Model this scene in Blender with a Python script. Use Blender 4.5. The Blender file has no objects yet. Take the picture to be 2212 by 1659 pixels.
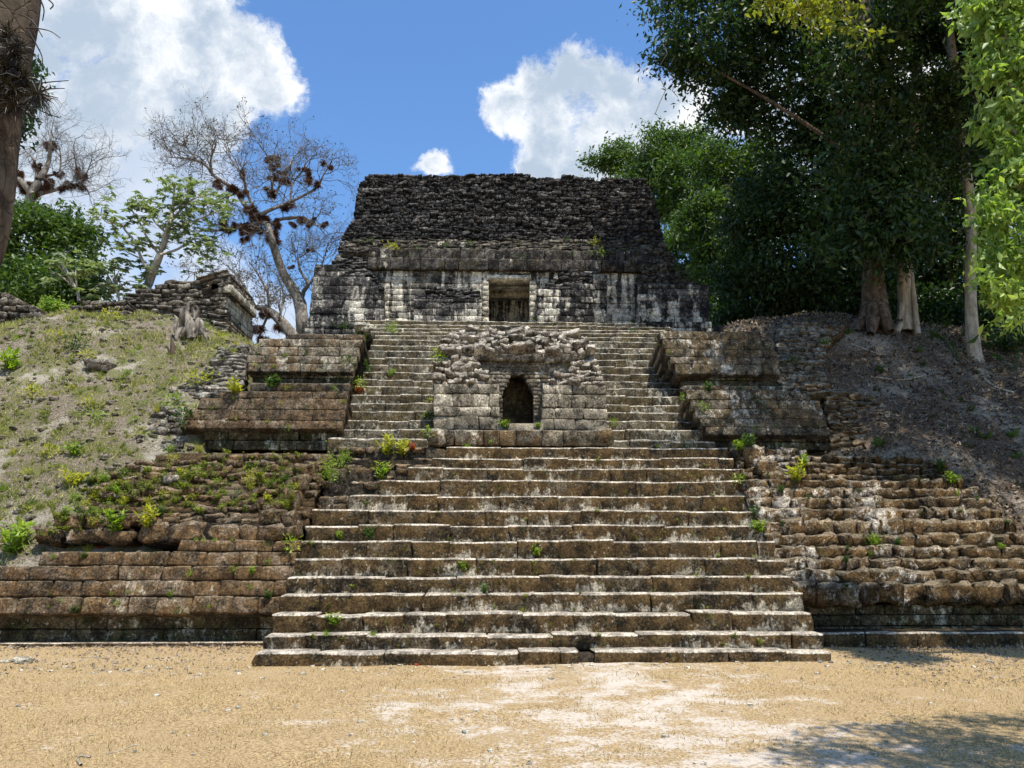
import bpy, math, random
import numpy as np
from mathutils import Vector, Matrix, noise as mnoise
from mathutils.geometry import tessellate_polygon

random.seed(11)
RNG = np.random.default_rng(11)
scene = bpy.context.scene
COL = scene.collection
R = math.radians

# ------------------------------------------------------------------ camera
FPX = 1661.0
PITCH, YAW, EYE = R(11.7), R(2.07), 1.6
cam_d = bpy.data.cameras.new('camera')
cam_d.sensor_width = 36
cam_d.lens = FPX / 2212 * 36
cam_d.clip_end = 3000
cam = bpy.data.objects.new('camera', cam_d)
COL.objects.link(cam)
cam.location = (0, 0, EYE)
cam.rotation_euler = (R(90) + PITCH, 0, -YAW)
scene.camera = cam

# ------------------------------------------------------------------ sun, exposure
SUN_EL, SUN_AZ = R(68), R(31)          # azimuth measured from the viewer's back towards the right
sdir = Vector((math.sin(SUN_AZ) * math.cos(SUN_EL), -math.cos(SUN_AZ) * math.cos(SUN_EL), math.sin(SUN_EL)))
sun_d = bpy.data.lights.new('sun', 'SUN')
sun_d.energy = 5.0
sun_d.angle = R(0.53)
sun_d.color = (1.0, 0.95, 0.87)
sun = bpy.data.objects.new('sun', sun_d)
COL.objects.link(sun)
sun.rotation_euler = sdir.to_track_quat('Z', 'Y').to_euler()
sun.location = (10, -20, 60)
vs = scene.view_settings
vs.view_transform = 'Standard'; vs.look = 'None'; vs.gamma = 1.0
vs.exposure = 0.38
vs.use_curve_mapping = False
scene.cycles.use_denoising = True
scene.cycles.max_bounces = 6
scene.cycles.transparent_max_bounces = 6
scene.cycles.sample_clamp_indirect = 6

# ------------------------------------------------------------------ view geometry
_f = Vector((math.sin(YAW) * math.cos(PITCH), math.cos(YAW) * math.cos(PITCH), math.sin(PITCH)))
_r = Vector((math.cos(YAW), -math.sin(YAW), 0))
_u = _r.cross(_f)
CAM = Vector((0, 0, EYE))
def ray(px, py):
    return _f + _r * ((px - 1106) / FPX) + _u * ((829.5 - py) / FPX)
def at(px, py, Y):
    d = ray(px, py)
    return CAM + d * (Y / d.y)

# ------------------------------------------------------------------ node helper
class NT:
    def __init__(self, tree):
        self.t = tree; tree.nodes.clear()
    def n(self, typ, ins=None, **kw):
        nd = self.t.nodes.new(typ)
        for k, v in kw.items(): setattr(nd, k, v)
        for k, v in (ins or {}).items():
            s = nd.inputs[k]
            if isinstance(v, bpy.types.NodeSocket): self.t.links.new(v, s)
            elif isinstance(v, bpy.types.Node): self.t.links.new(v.outputs[0], s)
            else: s.default_value = v
        return nd
    def m(self, op, a, b=0.0, c=None, clamp=False):
        ins = {0: a, 1: b}
        if c is not None: ins[2] = c
        return self.n('ShaderNodeMath', ins, operation=op, use_clamp=clamp).outputs[0]
    def vm(self, op, a, b=(0, 0, 0)):
        nd = self.n('ShaderNodeVectorMath', {0: a, 1: b}, operation=op)
        return nd.outputs['Value'] if op in ('DISTANCE', 'LENGTH', 'DOT_PRODUCT') else nd.outputs[0]
    def noise(self, vec, scale, detail=4, rough=0.55, lac=2.0):
        return self.n('ShaderNodeTexNoise', {'Vector': vec, 'Scale': scale, 'Detail': detail, 'Roughness': rough, 'Lacunarity': lac}).outputs['Fac']
    def sm(self, v, a, b, lo=0.0, hi=1.0):
        return self.n('ShaderNodeMapRange', {0: v, 1: a, 2: b, 3: lo, 4: hi}, interpolation_type='SMOOTHSTEP').outputs[0]
    def mix(self, f, a, b, mode='MIX'):
        nd = self.n('ShaderNodeMix', data_type='RGBA', blend_type=mode)
        for i, v in ((0, f), (6, a), (7, b)):
            if isinstance(v, bpy.types.NodeSocket): self.t.links.new(v, nd.inputs[i])
            else: nd.inputs[i].default_value = v if i == 0 else (tuple(v) + (1,) if len(v) == 3 else v)
        return nd.outputs[2]
    def mul3(self, v, s):
        return self.vm('MULTIPLY', v, s)

# ------------------------------------------------------------------ sky with clouds
world = bpy.data.worlds.new('World'); scene.world = world; world.use_nodes = True
W = NT(world.node_tree)
SKY_STRENGTH = 0.12
sky = W.n('ShaderNodeTexSky', sky_type='NISHITA', sun_disc=False, sun_elevation=SUN_EL, sun_rotation=R(180) - SUN_AZ,
          altitude=100, air_density=1.3, dust_density=0.6, ozone_density=2.5)
tc = W.n('ShaderNodeTexCoord')
D = W.vm('NORMALIZE', tc.outputs['Generated'])
warp = W.n('ShaderNodeTexNoise', {'Vector': D, 'Scale': 6.0, 'Detail': 6, 'Roughness': 0.6}).outputs['Color']
warp = W.vm('SUBTRACT', warp, (0.5, 0.5, 0.5))
Dw = W.vm('ADD', D, W.vm('MULTIPLY', warp, (0.085, 0.085, 0.085)))
def blob(px, py, rpx):
    c = ray(px, py).normalized()
    e = ray(px + rpx, py).normalized()
    r = (c - e).length
    d = W.vm('DISTANCE', Dw, tuple(c))
    return W.m('MULTIPLY_ADD', d, -1.0 / r, 1.0)
def field(blobs):
    acc = None
    for b in blobs:
        v = blob(*b)
        acc = v if acc is None else W.n('ShaderNodeMath', {0: acc, 1: v, 2: 0.25}, operation='SMOOTH_MAX').outputs[0]
    return acc
clouds = [(170, 60, 150), (300, 70, 170), (430, 60, 130), (520, 130, 110), (590, 190, 85), (400, 190, 170), (230, 210, 190), (480, 250, 110),
          (90, 300, 200), (60, 120, 120),
          (1100, 235, 75), (1180, 190, 85), (1270, 150, 90), (1330, 200, 110), (1200, 300, 110), (1320, 290, 130), (1430, 250, 110), (1490, 215, 60), (1150, 370, 80), (1260, 390, 120),
          (1800, 250, 330), (2050, 380, 300), (1620, 420, 180), (932, 362, 40)]
soft = [(230, 330, 250), (380, 330, 200), (90, 480, 260), (440, 640, 190), (330, 500, 130), (600, 680, 110), (180, 620, 260)]
cf = field(clouds)
sf = field(soft)
# more cloud around the rest of the sky, so that it goes on outside the frame
nz = W.noise(D, 3.2, 7, 0.6)
gen = W.sm(nz, 0.56, 0.68)
front = W.sm(W.vm('DOT_PRODUCT', D, tuple(_f)), 0.60, 0.76)      # the part of the sky described by the blobs
nf = W.noise(Dw, 11.0, 12, 0.72)
cmask = W.sm(W.m('ADD', cf, W.m('MULTIPLY_ADD', nf, 2.1, -1.14)), -0.08, 0.34)
nf2 = W.noise(D, 5.0, 5, 0.6)
smask = W.sm(W.m('ADD', sf, W.m('MULTIPLY_ADD', nf2, 1.3, -0.72)), 0.0, 0.55, 0.0, 0.8)
allm = W.m('MAXIMUM', cmask, smask)
allm = W.m('ADD', W.m('MULTIPLY', allm, front), W.m('MULTIPLY', gen, W.m('SUBTRACT', 1.0, front)))
# inner shading of the clouds: thick parts greyer
shade = W.noise(W.vm('ADD', Dw, (0.02, 0, -0.045)), 7.0, 10, 0.66)
thick = W.sm(cf, 0.1, 0.75)
lit = W.sm(W.m('SUBTRACT', shade, W.m('MULTIPLY', thick, 0.12)), 0.30, 0.56)
low = W.sm(sf, 0.15, 0.8)
lit = W.m('MULTIPLY', lit, W.m('MULTIPLY_ADD', low, -0.6, 1.0))
ccol = W.mix(lit, (3.3, 4.0, 4.9), (7.2, 7.3, 7.4))
# deepen the blue of the clear part a little (hue of the photographed sky)
skyc = W.mix(1.0, sky.outputs[0], (0.76, 1.03, 1.32), 'MULTIPLY')
skyc = W.mix(allm, skyc, ccol)
bg = W.n('ShaderNodeBackground', {'Color': skyc, 'Strength': SKY_STRENGTH})
W.n('ShaderNodeOutputWorld', {'Surface': bg.outputs[0]})

# ------------------------------------------------------------------ object helpers
WM = {}
def link(o, parent=None, wm=None):
    COL.objects.link(o)
    wm = wm or Matrix.Identity(4)
    WM[o] = wm
    if parent is not None:
        o.parent = parent
        o.matrix_basis = WM[parent].inverted() @ wm
    else:
        o.matrix_basis = wm
    return o
def tag(o, label=None, cat=None, group=None, kind=None):
    if label: o['label'] = label
    if cat: o['category'] = cat
    if group: o['group'] = group
    if kind: o['kind'] = kind
    return o
def thing(name, loc, label, cat, group=None):
    o = bpy.data.objects.new(name, None)
    o.empty_display_size = 0.3
    link(o, None, Matrix.Translation(loc))
    return tag(o, label, cat, group)
def mesh_np(name, V, F, smooth=False):
    V = np.asarray(V, dtype=np.float32); F = np.asarray(F, dtype=np.int32)
    me = bpy.data.meshes.new(name)
    nv, nf, k = len(V), len(F), F.shape[1]
    me.vertices.add(nv); me.vertices.foreach_set('co', V.ravel())
    me.loops.add(nf * k); me.loops.foreach_set('vertex_index', F.ravel())
    me.polygons.add(nf)
    me.polygons.foreach_set('loop_start', np.arange(0, nf * k, k, dtype=np.int32))
    me.polygons.foreach_set('loop_total', np.full(nf, k, dtype=np.int32))
    if smooth: me.polygons.foreach_set('use_smooth', np.ones(nf, dtype=bool))
    me.update(calc_edges=True)
    return me
def obj(name, me, mat, parent=None, wm=None):
    if mat is not None and not me.materials: me.materials.append(mat)
    return link(bpy.data.objects.new(name, me), parent, wm)
def obj_local(name, V, F, mat, parent=None, smooth=False):
    """mesh given in world coordinates, its origin put at the bottom centre"""
    V = np.asarray(V, dtype=np.float64)
    c = np.array([(V[:, 0].min() + V[:, 0].max()) / 2, (V[:, 1].min() + V[:, 1].max()) / 2, V[:, 2].min()])
    return obj(name, mesh_np(name, V - c, F, smooth), mat, parent, Matrix.Translation(c))

# ------------------------------------------------------------------ materials
def newmat(name):
    m = bpy.data.materials.new(name); m.use_nodes = True
    return m, NT(m.node_tree)

def stone_mat(name, pale, mid, dark, moss, moss_amt=0.5, pale_thr=0.55, dark_thr=0.5, streak=0.5, tread=None, tread_amt=0.7,
              speck=0.5, zfade=None, lowpale=0.0, scale=1.0, bump=0.7, tint=0.25, green=0.0, flake_w=0.75, stv=(2.6, 2.6, 0.55), gain=1.18):
    m, T = newmat(name)
    pos = T.n('ShaderNodeNewGeometry')
    P, Nn = pos.outputs['Position'], pos.outputs['Normal']
    oi = T.n('ShaderNodeObjectInfo').outputs['Random']
    big = T.noise(P, 0.9 * scale, 5, 0.6)
    med = T.noise(P, 5.0 * scale, 6, 0.68)
    fin = T.noise(P, 26.0, 5, 0.7)
    st = T.noise(T.mul3(P, stv), 1.0, 7, 0.66)
    base = T.mix(T.sm(T.m('MULTIPLY_ADD', oi, 0.10, T.m('MULTIPLY_ADD', fin, 0.45, T.m('MULTIPLY', med, 0.6))), dark_thr + 0.0, dark_thr + 0.14), dark, mid)
    # moss / brown algae
    mo = T.noise(T.vm('ADD', P, (7.3, 2.1, 4.4)), 2.1 * scale, 6, 0.7)
    base = T.mix(T.sm(T.m('MULTIPLY_ADD', fin, 0.35, mo), 0.80 - moss_amt * 0.28, 0.87 - moss_amt * 0.28), base, moss)
    if green > 0:
        g = T.noise(T.vm('ADD', P, (1.3, 9.1, 0.4)), 3.4, 6, 0.7)
        base = T.mix(T.sm(g, 0.58 - .1 * green, 0.72 - .1 * green, 0, 0.8 * green), base, (0.055, 0.075, 0.018))
    # pale patches and streaks where the crust has gone
    flake = T.noise(T.mul3(P, (1, 1, 0.7)), 9.5 * scale, 8, 0.78)
    pm = T.m('ADD', T.m('MULTIPLY', T.m('SUBTRACT', st, 0.5), streak / 0.08), T.m('MULTIPLY', T.m('SUBTRACT', big, 0.5), (0.25 + .5 * (1 - streak)) / 0.08))
    pm = T.m('ADD', pm, T.m('MULTIPLY', T.m('SUBTRACT', flake, 0.5), flake_w / 0.08))
    pm = T.m('ADD', pm, T.m('MULTIPLY_ADD', oi, 0.8, -0.4))
    if zfade:
        z = T.n('ShaderNodeSeparateXYZ', {0: P}).outputs[2]
        pm = T.m('ADD', pm, T.n('ShaderNodeMapRange', {0: z, 1: zfade[0], 2: zfade[1], 3: zfade[2], 4: zfade[3]}).outputs[0])
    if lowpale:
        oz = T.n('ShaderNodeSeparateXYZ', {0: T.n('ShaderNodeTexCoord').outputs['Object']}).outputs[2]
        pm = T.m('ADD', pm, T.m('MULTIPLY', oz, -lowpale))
    palev = T.mix(fin, tuple(c * 0.72 for c in pale), tuple(min(1, c * 1.2) for c in pale))
    c = T.mix(T.sm(pm, pale_thr - 0.3, pale_thr + 0.9), base, palev)
    # lichen specks
    sp = T.noise(P, 17.0, 3, 0.5)
    c = T.mix(T.sm(sp, 0.66, 0.69, 0, speck), c, tuple(min(1, x * 1.1) for x in pale))
    dk = T.noise(T.vm('ADD', P, (3, 3, 3)), 14.0, 4, 0.6)
    c = T.mix(T.sm(dk, 0.60, 0.72, 0, 0.6), c, tuple(x * 0.7 for x in dark))
    if tread:
        nz_ = T.n('ShaderNodeSeparateXYZ', {0: Nn}).outputs[2]
        tm = T.sm(T.m('MULTIPLY_ADD', fin, 0.5, nz_), 0.60, 0.95, 0, tread_amt)
        tcv = T.mix(T.sm(med, 0.35, 0.65), tuple(x * 0.62 for x in tread), tread)
        c = T.mix(tm, c, tcv)
    g1 = T.sm(T.noise(P, 30.0, 8, 0.85), 0.38, 0.62, 0.35, 1.65)
    g2 = T.sm(T.noise(T.vm('ADD', P, (5, 1, 2)), 4.5, 7, 0.75), 0.40, 0.60, 0.55, 1.38)
    hv = T.m('MULTIPLY', T.m('MULTIPLY', g1, g2), T.m('MULTIPLY_ADD', oi, 2 * tint, gain - tint))
    c = T.mix(1.0, c, T.n('ShaderNodeCombineXYZ', {0: hv, 1: hv, 2: hv}).outputs[0], 'MULTIPLY')
    h = T.m('ADD', T.m('MULTIPLY', T.noise(P, 13, 9, 0.80), 1.0), T.m('MULTIPLY', med, 0.7))
    b = T.n('ShaderNodeBump', {'Height': h, 'Strength': bump, 'Distance': 0.085})
    bs = T.n('ShaderNodeBsdfPrincipled', {'Base Color': c, 'Roughness': 0.95, 'Specular IOR Level': 0.15, 'Normal': b.outputs[0]})
    T.n('ShaderNodeOutputMaterial', {0: bs.outputs[0]})
    return m

M = {}
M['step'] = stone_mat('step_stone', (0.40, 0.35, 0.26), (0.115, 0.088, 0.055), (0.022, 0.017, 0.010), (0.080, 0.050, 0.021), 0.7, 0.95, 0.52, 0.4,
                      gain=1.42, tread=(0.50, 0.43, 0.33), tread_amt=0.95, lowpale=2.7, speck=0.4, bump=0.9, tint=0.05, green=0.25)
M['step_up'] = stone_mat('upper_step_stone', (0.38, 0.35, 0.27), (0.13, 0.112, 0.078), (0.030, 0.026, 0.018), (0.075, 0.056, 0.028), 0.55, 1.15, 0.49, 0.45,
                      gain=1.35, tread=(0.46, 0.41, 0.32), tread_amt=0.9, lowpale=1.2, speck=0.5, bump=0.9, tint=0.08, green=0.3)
M['brown'] = stone_mat('mossy_brown_stone', (0.36, 0.31, 0.23), (0.165, 0.118, 0.074), (0.030, 0.022, 0.013), (0.120, 0.072, 0.033), 0.65, 1.1, 0.48, 0.4,
                       speck=0.3, bump=1.0, gain=1.42, tint=0.22, green=0.35, tread=(0.30, 0.24, 0.16), tread_amt=0.4)
M['brown_r'] = stone_mat('mossy_dark_brown_stone', (0.54, 0.48, 0.39), (0.165, 0.118, 0.068), (0.030, 0.022, 0.013), (0.130, 0.078, 0.032), 0.7, 0.9, 0.50, 0.3,
                       speck=0.45, bump=1.1, gain=1.4, tint=0.22, green=0.35, tread=(0.34, 0.28, 0.19), tread_amt=0.5)
M['dkband'] = stone_mat('shade_dark_band', (0.40, 0.38, 0.28), (0.13, 0.098, 0.055), (0.035, 0.027, 0.015), (0.075, 0.055, 0.026), 0.5, 0.9, 0.50, 0.6,
                        speck=0.5, bump=0.8, tint=0.15, green=0.7)  # shade under the overhangs put into the stone colour; green mottles are its own
M['mid'] = stone_mat('terrace_stone', (0.40, 0.36, 0.28), (0.18, 0.15, 0.105), (0.045, 0.036, 0.025), (0.13, 0.085, 0.042), 0.5, 1.0, 0.47, 0.4,
                     speck=0.5, bump=1.0, tint=0.2, green=0.3, tread=(0.36, 0.31, 0.23), tread_amt=0.5)
M['tier'] = stone_mat('brown_tier_stone', (0.34, 0.29, 0.22), (0.15, 0.112, 0.072), (0.036, 0.027, 0.018), (0.105, 0.068, 0.036), 0.6, 1.3, 0.48, 0.3,
                       speck=0.4, bump=1.1, gain=1.38, tint=0.10, green=0.3)
M['tier_r'] = stone_mat('speckled_tier_stone', (0.40, 0.37, 0.30), (0.14, 0.115, 0.08), (0.034, 0.028, 0.019), (0.095, 0.068, 0.036), 0.5, 1.1, 0.48, 0.3,
                       speck=0.6, bump=1.1, gain=1.38, tint=0.10, green=0.35)
M['temple'] = stone_mat('temple_stone', (0.50, 0.46, 0.37), (0.13, 0.12, 0.105), (0.020, 0.019, 0.019), (0.065, 0.05, 0.035), 0.1, 0.9, 0.54, 0.8,
                        flake_w=0.45, stv=(2.4, 2.4, 0.38), zfade=(8.6, 10.8, 0.7, -0.7), speck=0.45, bump=0.8, tint=0.15)
M['plaster'] = stone_mat('temple_plaster', (0.52, 0.47, 0.37), (0.17, 0.155, 0.125), (0.025, 0.024, 0.022), (0.12, 0.10, 0.065), 0.2, -0.15, 0.50, 1.25,
                        flake_w=0.4, stv=(3.4, 3.4, 0.30), zfade=(8.6, 10.6, 0.4, -0.2), speck=0.3, bump=0.8, tint=0.06)
M['pale'] = stone_mat('pale_limestone', (0.52, 0.47, 0.36), (0.30, 0.26, 0.19), (0.10, 0.085, 0.06), (0.2, 0.165, 0.10), 0.2, -0.9, 0.42, 0.5, speck=0.3, bump=0.8, tint=0.1)
M['black'] = stone_mat('black_crusted_rubble', (0.36, 0.33, 0.28), (0.105, 0.098, 0.09), (0.018, 0.017, 0.017), (0.05, 0.042, 0.034), 0.1, 1.9, 0.54, 0.3,
                       speck=0.35, bump=1.0, tint=0.4, tread=(0.20, 0.19, 0.17), tread_amt=0.5)
M['cornice'] = stone_mat('mossy_cornice_stone', (0.42, 0.38, 0.30), (0.095, 0.085, 0.072), (0.018, 0.016, 0.014), (0.055, 0.042, 0.025), 0.3, 1.5, 0.52, 0.5,
                       speck=0.35, bump=1.0, tint=0.25, green=0.3, tread=(0.18, 0.155, 0.11), tread_amt=0.5)
M['rubble'] = stone_mat('grey_rubble', (0.42, 0.365, 0.28), (0.23, 0.19, 0.14), (0.06, 0.05, 0.036), (0.13, 0.095, 0.055), 0.3, 0.4, 0.44, 0.2,
                        speck=0.3, bump=1.1, tint=0.3, tread=(0.58, 0.52, 0.42), tread_amt=0.7)
M['shrine'] = stone_mat('shrine_stone', (0.43, 0.375, 0.28), (0.21, 0.18, 0.13), (0.045, 0.04, 0.03), (0.15, 0.115, 0.07), 0.15, 0.35, 0.44, 0.45,
                        zfade=(4.05, 4.4, -2.6, 0.35), speck=0.3, bump=0.9, tint=0.12)
M['niche'] = stone_mat('dark_niche_plaster', (0.36, 0.32, 0.25), (0.17, 0.145, 0.105), (0.045, 0.04, 0.03), (0.12, 0.095, 0.06), 0.3, 0.7, 0.47, 0.6, speck=0.3, bump=0.8, tint=0.06)  # toned darker than the wings to set the recessed panel apart
M['annex'] = stone_mat('annex_stone', (0.42, 0.37, 0.29), (0.18, 0.155, 0.12), (0.040, 0.034, 0.028), (0.11, 0.085, 0.06), 0.3, 0.8, 0.48, 0.3,
                       speck=0.3, bump=1.1, tint=0.3, tread=(0.36, 0.33, 0.27), tread_amt=0.5)
M['mortar'] = stone_mat('joint_fill', (0.16, 0.13, 0.09), (0.07, 0.055, 0.036), (0.018, 0.014, 0.010), (0.05, 0.034, 0.016), 0.4, 1.3, 0.5, 0.4, speck=0.2, bump=0.8)
M['mortar_pale'] = stone_mat('pale_joint_fill', (0.30, 0.27, 0.21), (0.12, 0.105, 0.08), (0.03, 0.026, 0.02), (0.08, 0.06, 0.04), 0.2, 0.9, 0.5, 0.4, speck=0.2, bump=0.8)

def ground_mat():
    m, T = newmat('dry_lawn')
    g = T.n('ShaderNodeNewGeometry'); P = g.outputs['Position']
    big = T.noise(P, 0.55, 6, 0.65)
    pat = T.noise(P, 1.5, 9, 0.72)
    fin = T.noise(T.mul3(P, (1, 1.2, 1)), 45, 4, 0.7)
    tan = T.mix(T.sm(T.noise(P, 42, 6, 0.8), 0.40, 0.60), (0.17, 0.110, 0.046), (0.62, 0.44, 0.225))
    tan = T.mix(T.sm(big, 0.35, 0.65, 0, 0.45), tan, (0.42, 0.305, 0.17))
    tan = T.mix(T.sm(T.noise(P, 7.0, 7, 0.75), 0.54, 0.66, 0, 0.45), tan, (0.20, 0.17, 0.065))
    # worn chalky track from the stair foot towards the viewer
    xyz = T.n('ShaderNodeSeparateXYZ', {0: P})
    cx = T.m('MULTIPLY_ADD', xyz.outputs[1], -0.10, 2.35)
    dx = T.m('ABSOLUTE', T.m('SUBTRACT', xyz.outputs[0], cx))
    w = T.sm(dx, 0.3, 3.2, 0.13, -0.05)
    w2 = T.sm(T.vm('DISTANCE', P, (-0.9, 7.8, 0)), 0.2, 1.6, 0.10, 0.0)
    msk = T.sm(T.m('ADD', T.m('ADD', pat, w), T.m('ADD', w2, T.m('MULTIPLY_ADD', T.noise(P, 26, 7, 0.85), 0.95, -0.475))), 0.575, 0.69, 0, 0.85)
    c = T.mix(msk, tan, T.mix(fin, (0.50, 0.42, 0.33), (0.78, 0.71, 0.62)))
    c = T.mix(T.sm(T.noise(P, 60, 2, 0.5), 0.66, 0.70, 0, 0.6), c, (0.62, 0.54, 0.42))
    h = T.m('ADD', T.noise(P, 70, 4, 0.75), T.m('MULTIPLY', pat, 0.6))
    b = T.n('ShaderNodeBump', {'Height': h, 'Strength': 0.7, 'Distance': 0.03})
    bs = T.n('ShaderNodeBsdfPrincipled', {'Base Color': c, 'Roughness': 1.0, 'Specular IOR Level': 0.1, 'Normal': b.outputs[0]})
    T.n('ShaderNodeOutputMaterial', {0: bs.outputs[0]})
    return m
M['ground'] = ground_mat()

def hill_mat(name, soilA, soilB, pale, veg, veg_amt, litter=None):
    m, T = newmat(name)
    g = T.n('ShaderNodeNewGeometry'); P = g.outputs['Position']
    a = T.noise(P, 3.0, 8, 0.72); f = T.noise(P, 24, 6, 0.75); bg_ = T.noise(P, 0.8, 5, 0.6)
    c = T.mix(T.sm(f, 0.36, 0.62), soilA, soilB)
    c = T.mix(T.sm(T.m('MULTIPLY_ADD', f, 0.35, T.m('MULTIPLY', bg_, 0.7)), 0.52, 0.64), c, pale)
    c = T.mix(T.sm(T.m('ADD', T.m('MULTIPLY', a, 0.6), T.m('MULTIPLY', T.noise(P, 1.3, 5, 0.6), 0.45)), 0.62 - veg_amt * .2, 0.70 - veg_amt * .2, 0, 0.85), c, veg)
    c = T.mix(T.sm(T.noise(P, 33, 2, 0.5), 0.63, 0.68, 0, 0.6), c, tuple(min(1, x * 1.5) for x in pale))
    h = T.m('ADD', f, T.m('MULTIPLY', a, 1.4))
    b = T.n('ShaderNodeBump', {'Height': h, 'Strength': 1.0, 'Distance': 0.08})
    bs = T.n('ShaderNodeBsdfPrincipled', {'Base Color': c, 'Roughness': 1.0, 'Specular IOR Level': 0.1, 'Normal': b.outputs[0]})
    T.n('ShaderNodeOutputMaterial', {0: bs.outputs[0]})
    return m
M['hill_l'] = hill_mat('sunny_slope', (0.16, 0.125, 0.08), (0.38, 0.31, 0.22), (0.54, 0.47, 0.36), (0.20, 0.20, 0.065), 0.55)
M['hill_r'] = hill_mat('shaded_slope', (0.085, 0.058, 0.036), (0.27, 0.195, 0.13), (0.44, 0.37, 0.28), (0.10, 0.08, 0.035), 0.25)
M['soil'] = hill_mat('rooty_soil', (0.06, 0.035, 0.018), (0.18, 0.11, 0.055), (0.28, 0.21, 0.13), (0.15, 0.13, 0.04), 0.4)

def leaf_mat(name, ca, cb, trans=0.35, rough=0.45, scale=0.9, spec=0.4):
    m, T = newmat(name)
    g = T.n('ShaderNodeNewGeometry'); P = g.outputs['Position']
    v = T.m('ADD', T.m('MULTIPLY', T.noise(P, scale, 3, 0.6), 0.6), T.m('MULTIPLY', g.outputs['Random Per Island'], 0.4))
    c = T.mix(T.sm(v, 0.3, 0.7), ca, cb)
    bs = T.n('ShaderNodeBsdfPrincipled', {'Base Color': c, 'Roughness': rough, 'Specular IOR Level': spec})
    tr = T.n('ShaderNodeBsdfTranslucent', {'Color': T.mix(1.0, c, (1.5, 1.7, 0.55), 'MULTIPLY')})
    mx = T.n('ShaderNodeMixShader', {0: trans, 1: bs.outputs[0], 2: tr.outputs[0]})
    T.n('ShaderNodeOutputMaterial', {0: mx.outputs[0]})
    return m
M['leaf_dark'] = leaf_mat('dark_leaf', (0.014, 0.034, 0.009), (0.045, 0.085, 0.020), 0.30, spec=0.35)
M['leaf_mid'] = leaf_mat('mid_leaf', (0.035, 0.072, 0.012), (0.105, 0.165, 0.028), 0.35)
M['leaf_bright'] = leaf_mat('bright_leaf', (0.12, 0.20, 0.04), (0.36, 0.45, 0.12), 0.40, scale=1.6)
M['leaf_yellow'] = leaf_mat('yellow_green_leaf', (0.13, 0.16, 0.02), (0.26, 0.25, 0.04), 0.5)
M['leaf_cecropia'] = leaf_mat('grey_green_leaf', (0.12, 0.155, 0.09), (0.29, 0.33, 0.21), 0.35)
M['leaf_dry'] = leaf_mat('dry_brown_leaf', (0.05, 0.045, 0.03), (0.14, 0.11, 0.075), 0.2)
M['weed_mix'] = leaf_mat('mixed_weed_leaf', (0.06, 0.095, 0.02), (0.32, 0.33, 0.06), 0.35, scale=2.8)
M['weed'] = leaf_mat('weed_leaf', (0.12, 0.20, 0.02), (0.30, 0.38, 0.05), 0.4, scale=2.2)
M['weed_y'] = leaf_mat('yellow_weed_leaf', (0.24, 0.26, 0.03), (0.46, 0.42, 0.06), 0.4, scale=2.2)
M['weed_dark'] = leaf_mat('dark_weed_leaf', (0.03, 0.07, 0.015), (0.09, 0.15, 0.035), 0.3, scale=2.2)
M['weed_red'] = leaf_mat('red_weed_leaf', (0.30, 0.04, 0.02), (0.42, 0.14, 0.03), 0.3, scale=2.2)
M['grass'] = leaf_mat('slope_grass', (0.13, 0.15, 0.04), (0.46, 0.42, 0.16), 0.3, rough=0.8, spec=0.1)
M['straw'] = leaf_mat('straw_grass', (0.16, 0.11, 0.04), (0.66, 0.49, 0.25), 0.2, rough=0.9, scale=2.0, spec=0.1)
M['litter'] = leaf_mat('fallen_leaf', (0.035, 0.024, 0.018), (0.36, 0.28, 0.21), 0.1, rough=0.6, scale=3)
M['bromeliad'] = leaf_mat('red_brown_bromeliad', (0.045, 0.018, 0.011), (0.16, 0.070, 0.042), 0.25, scale=3)
M['brom_dark'] = leaf_mat('dark_bromeliad', (0.012, 0.009, 0.006), (0.05, 0.035, 0.022), 0.15, scale=3)

def bark_mat(name, a, b_, c_):
    m, T = newmat(name)
    g = T.n('ShaderNodeNewGeometry'); P = g.outputs['Position']
    s = T.noise(T.mul3(P, (6, 6, 1.2)), 1.5, 6, 0.7); f = T.noise(P, 7, 6, 0.7)
    c = T.mix(T.sm(s, 0.38, 0.62), a, b_)
    c = T.mix(T.sm(f, 0.55, 0.66), c, c_)
    bu = T.n('ShaderNodeBump', {'Height': T.m('ADD', s, T.m('MULTIPLY', f, 0.5)), 'Strength': 0.8, 'Distance': 0.05})
    bs = T.n('ShaderNodeBsdfPrincipled', {'Base Color': c, 'Roughness': 0.95, 'Specular IOR Level': 0.1, 'Normal': bu.outputs[0]})
    T.n('ShaderNodeOutputMaterial', {0: bs.outputs[0]})
    return m
M['bark_grey'] = bark_mat('grey_bark', (0.13, 0.11, 0.085), (0.30, 0.26, 0.21), (0.40, 0.36, 0.30))
M['bark_pale'] = bark_mat('pale_bark', (0.28, 0.24, 0.18), (0.48, 0.43, 0.34), (0.20, 0.17, 0.12))
M['bark_brown'] = bark_mat('brown_bark', (0.05, 0.036, 0.024), (0.14, 0.10, 0.07), (0.22, 0.18, 0.13))
M['bark_twig'] = bark_mat('bare_twig_bark', (0.10, 0.085, 0.07), (0.24, 0.21, 0.18), (0.16, 0.13, 0.11))
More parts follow.
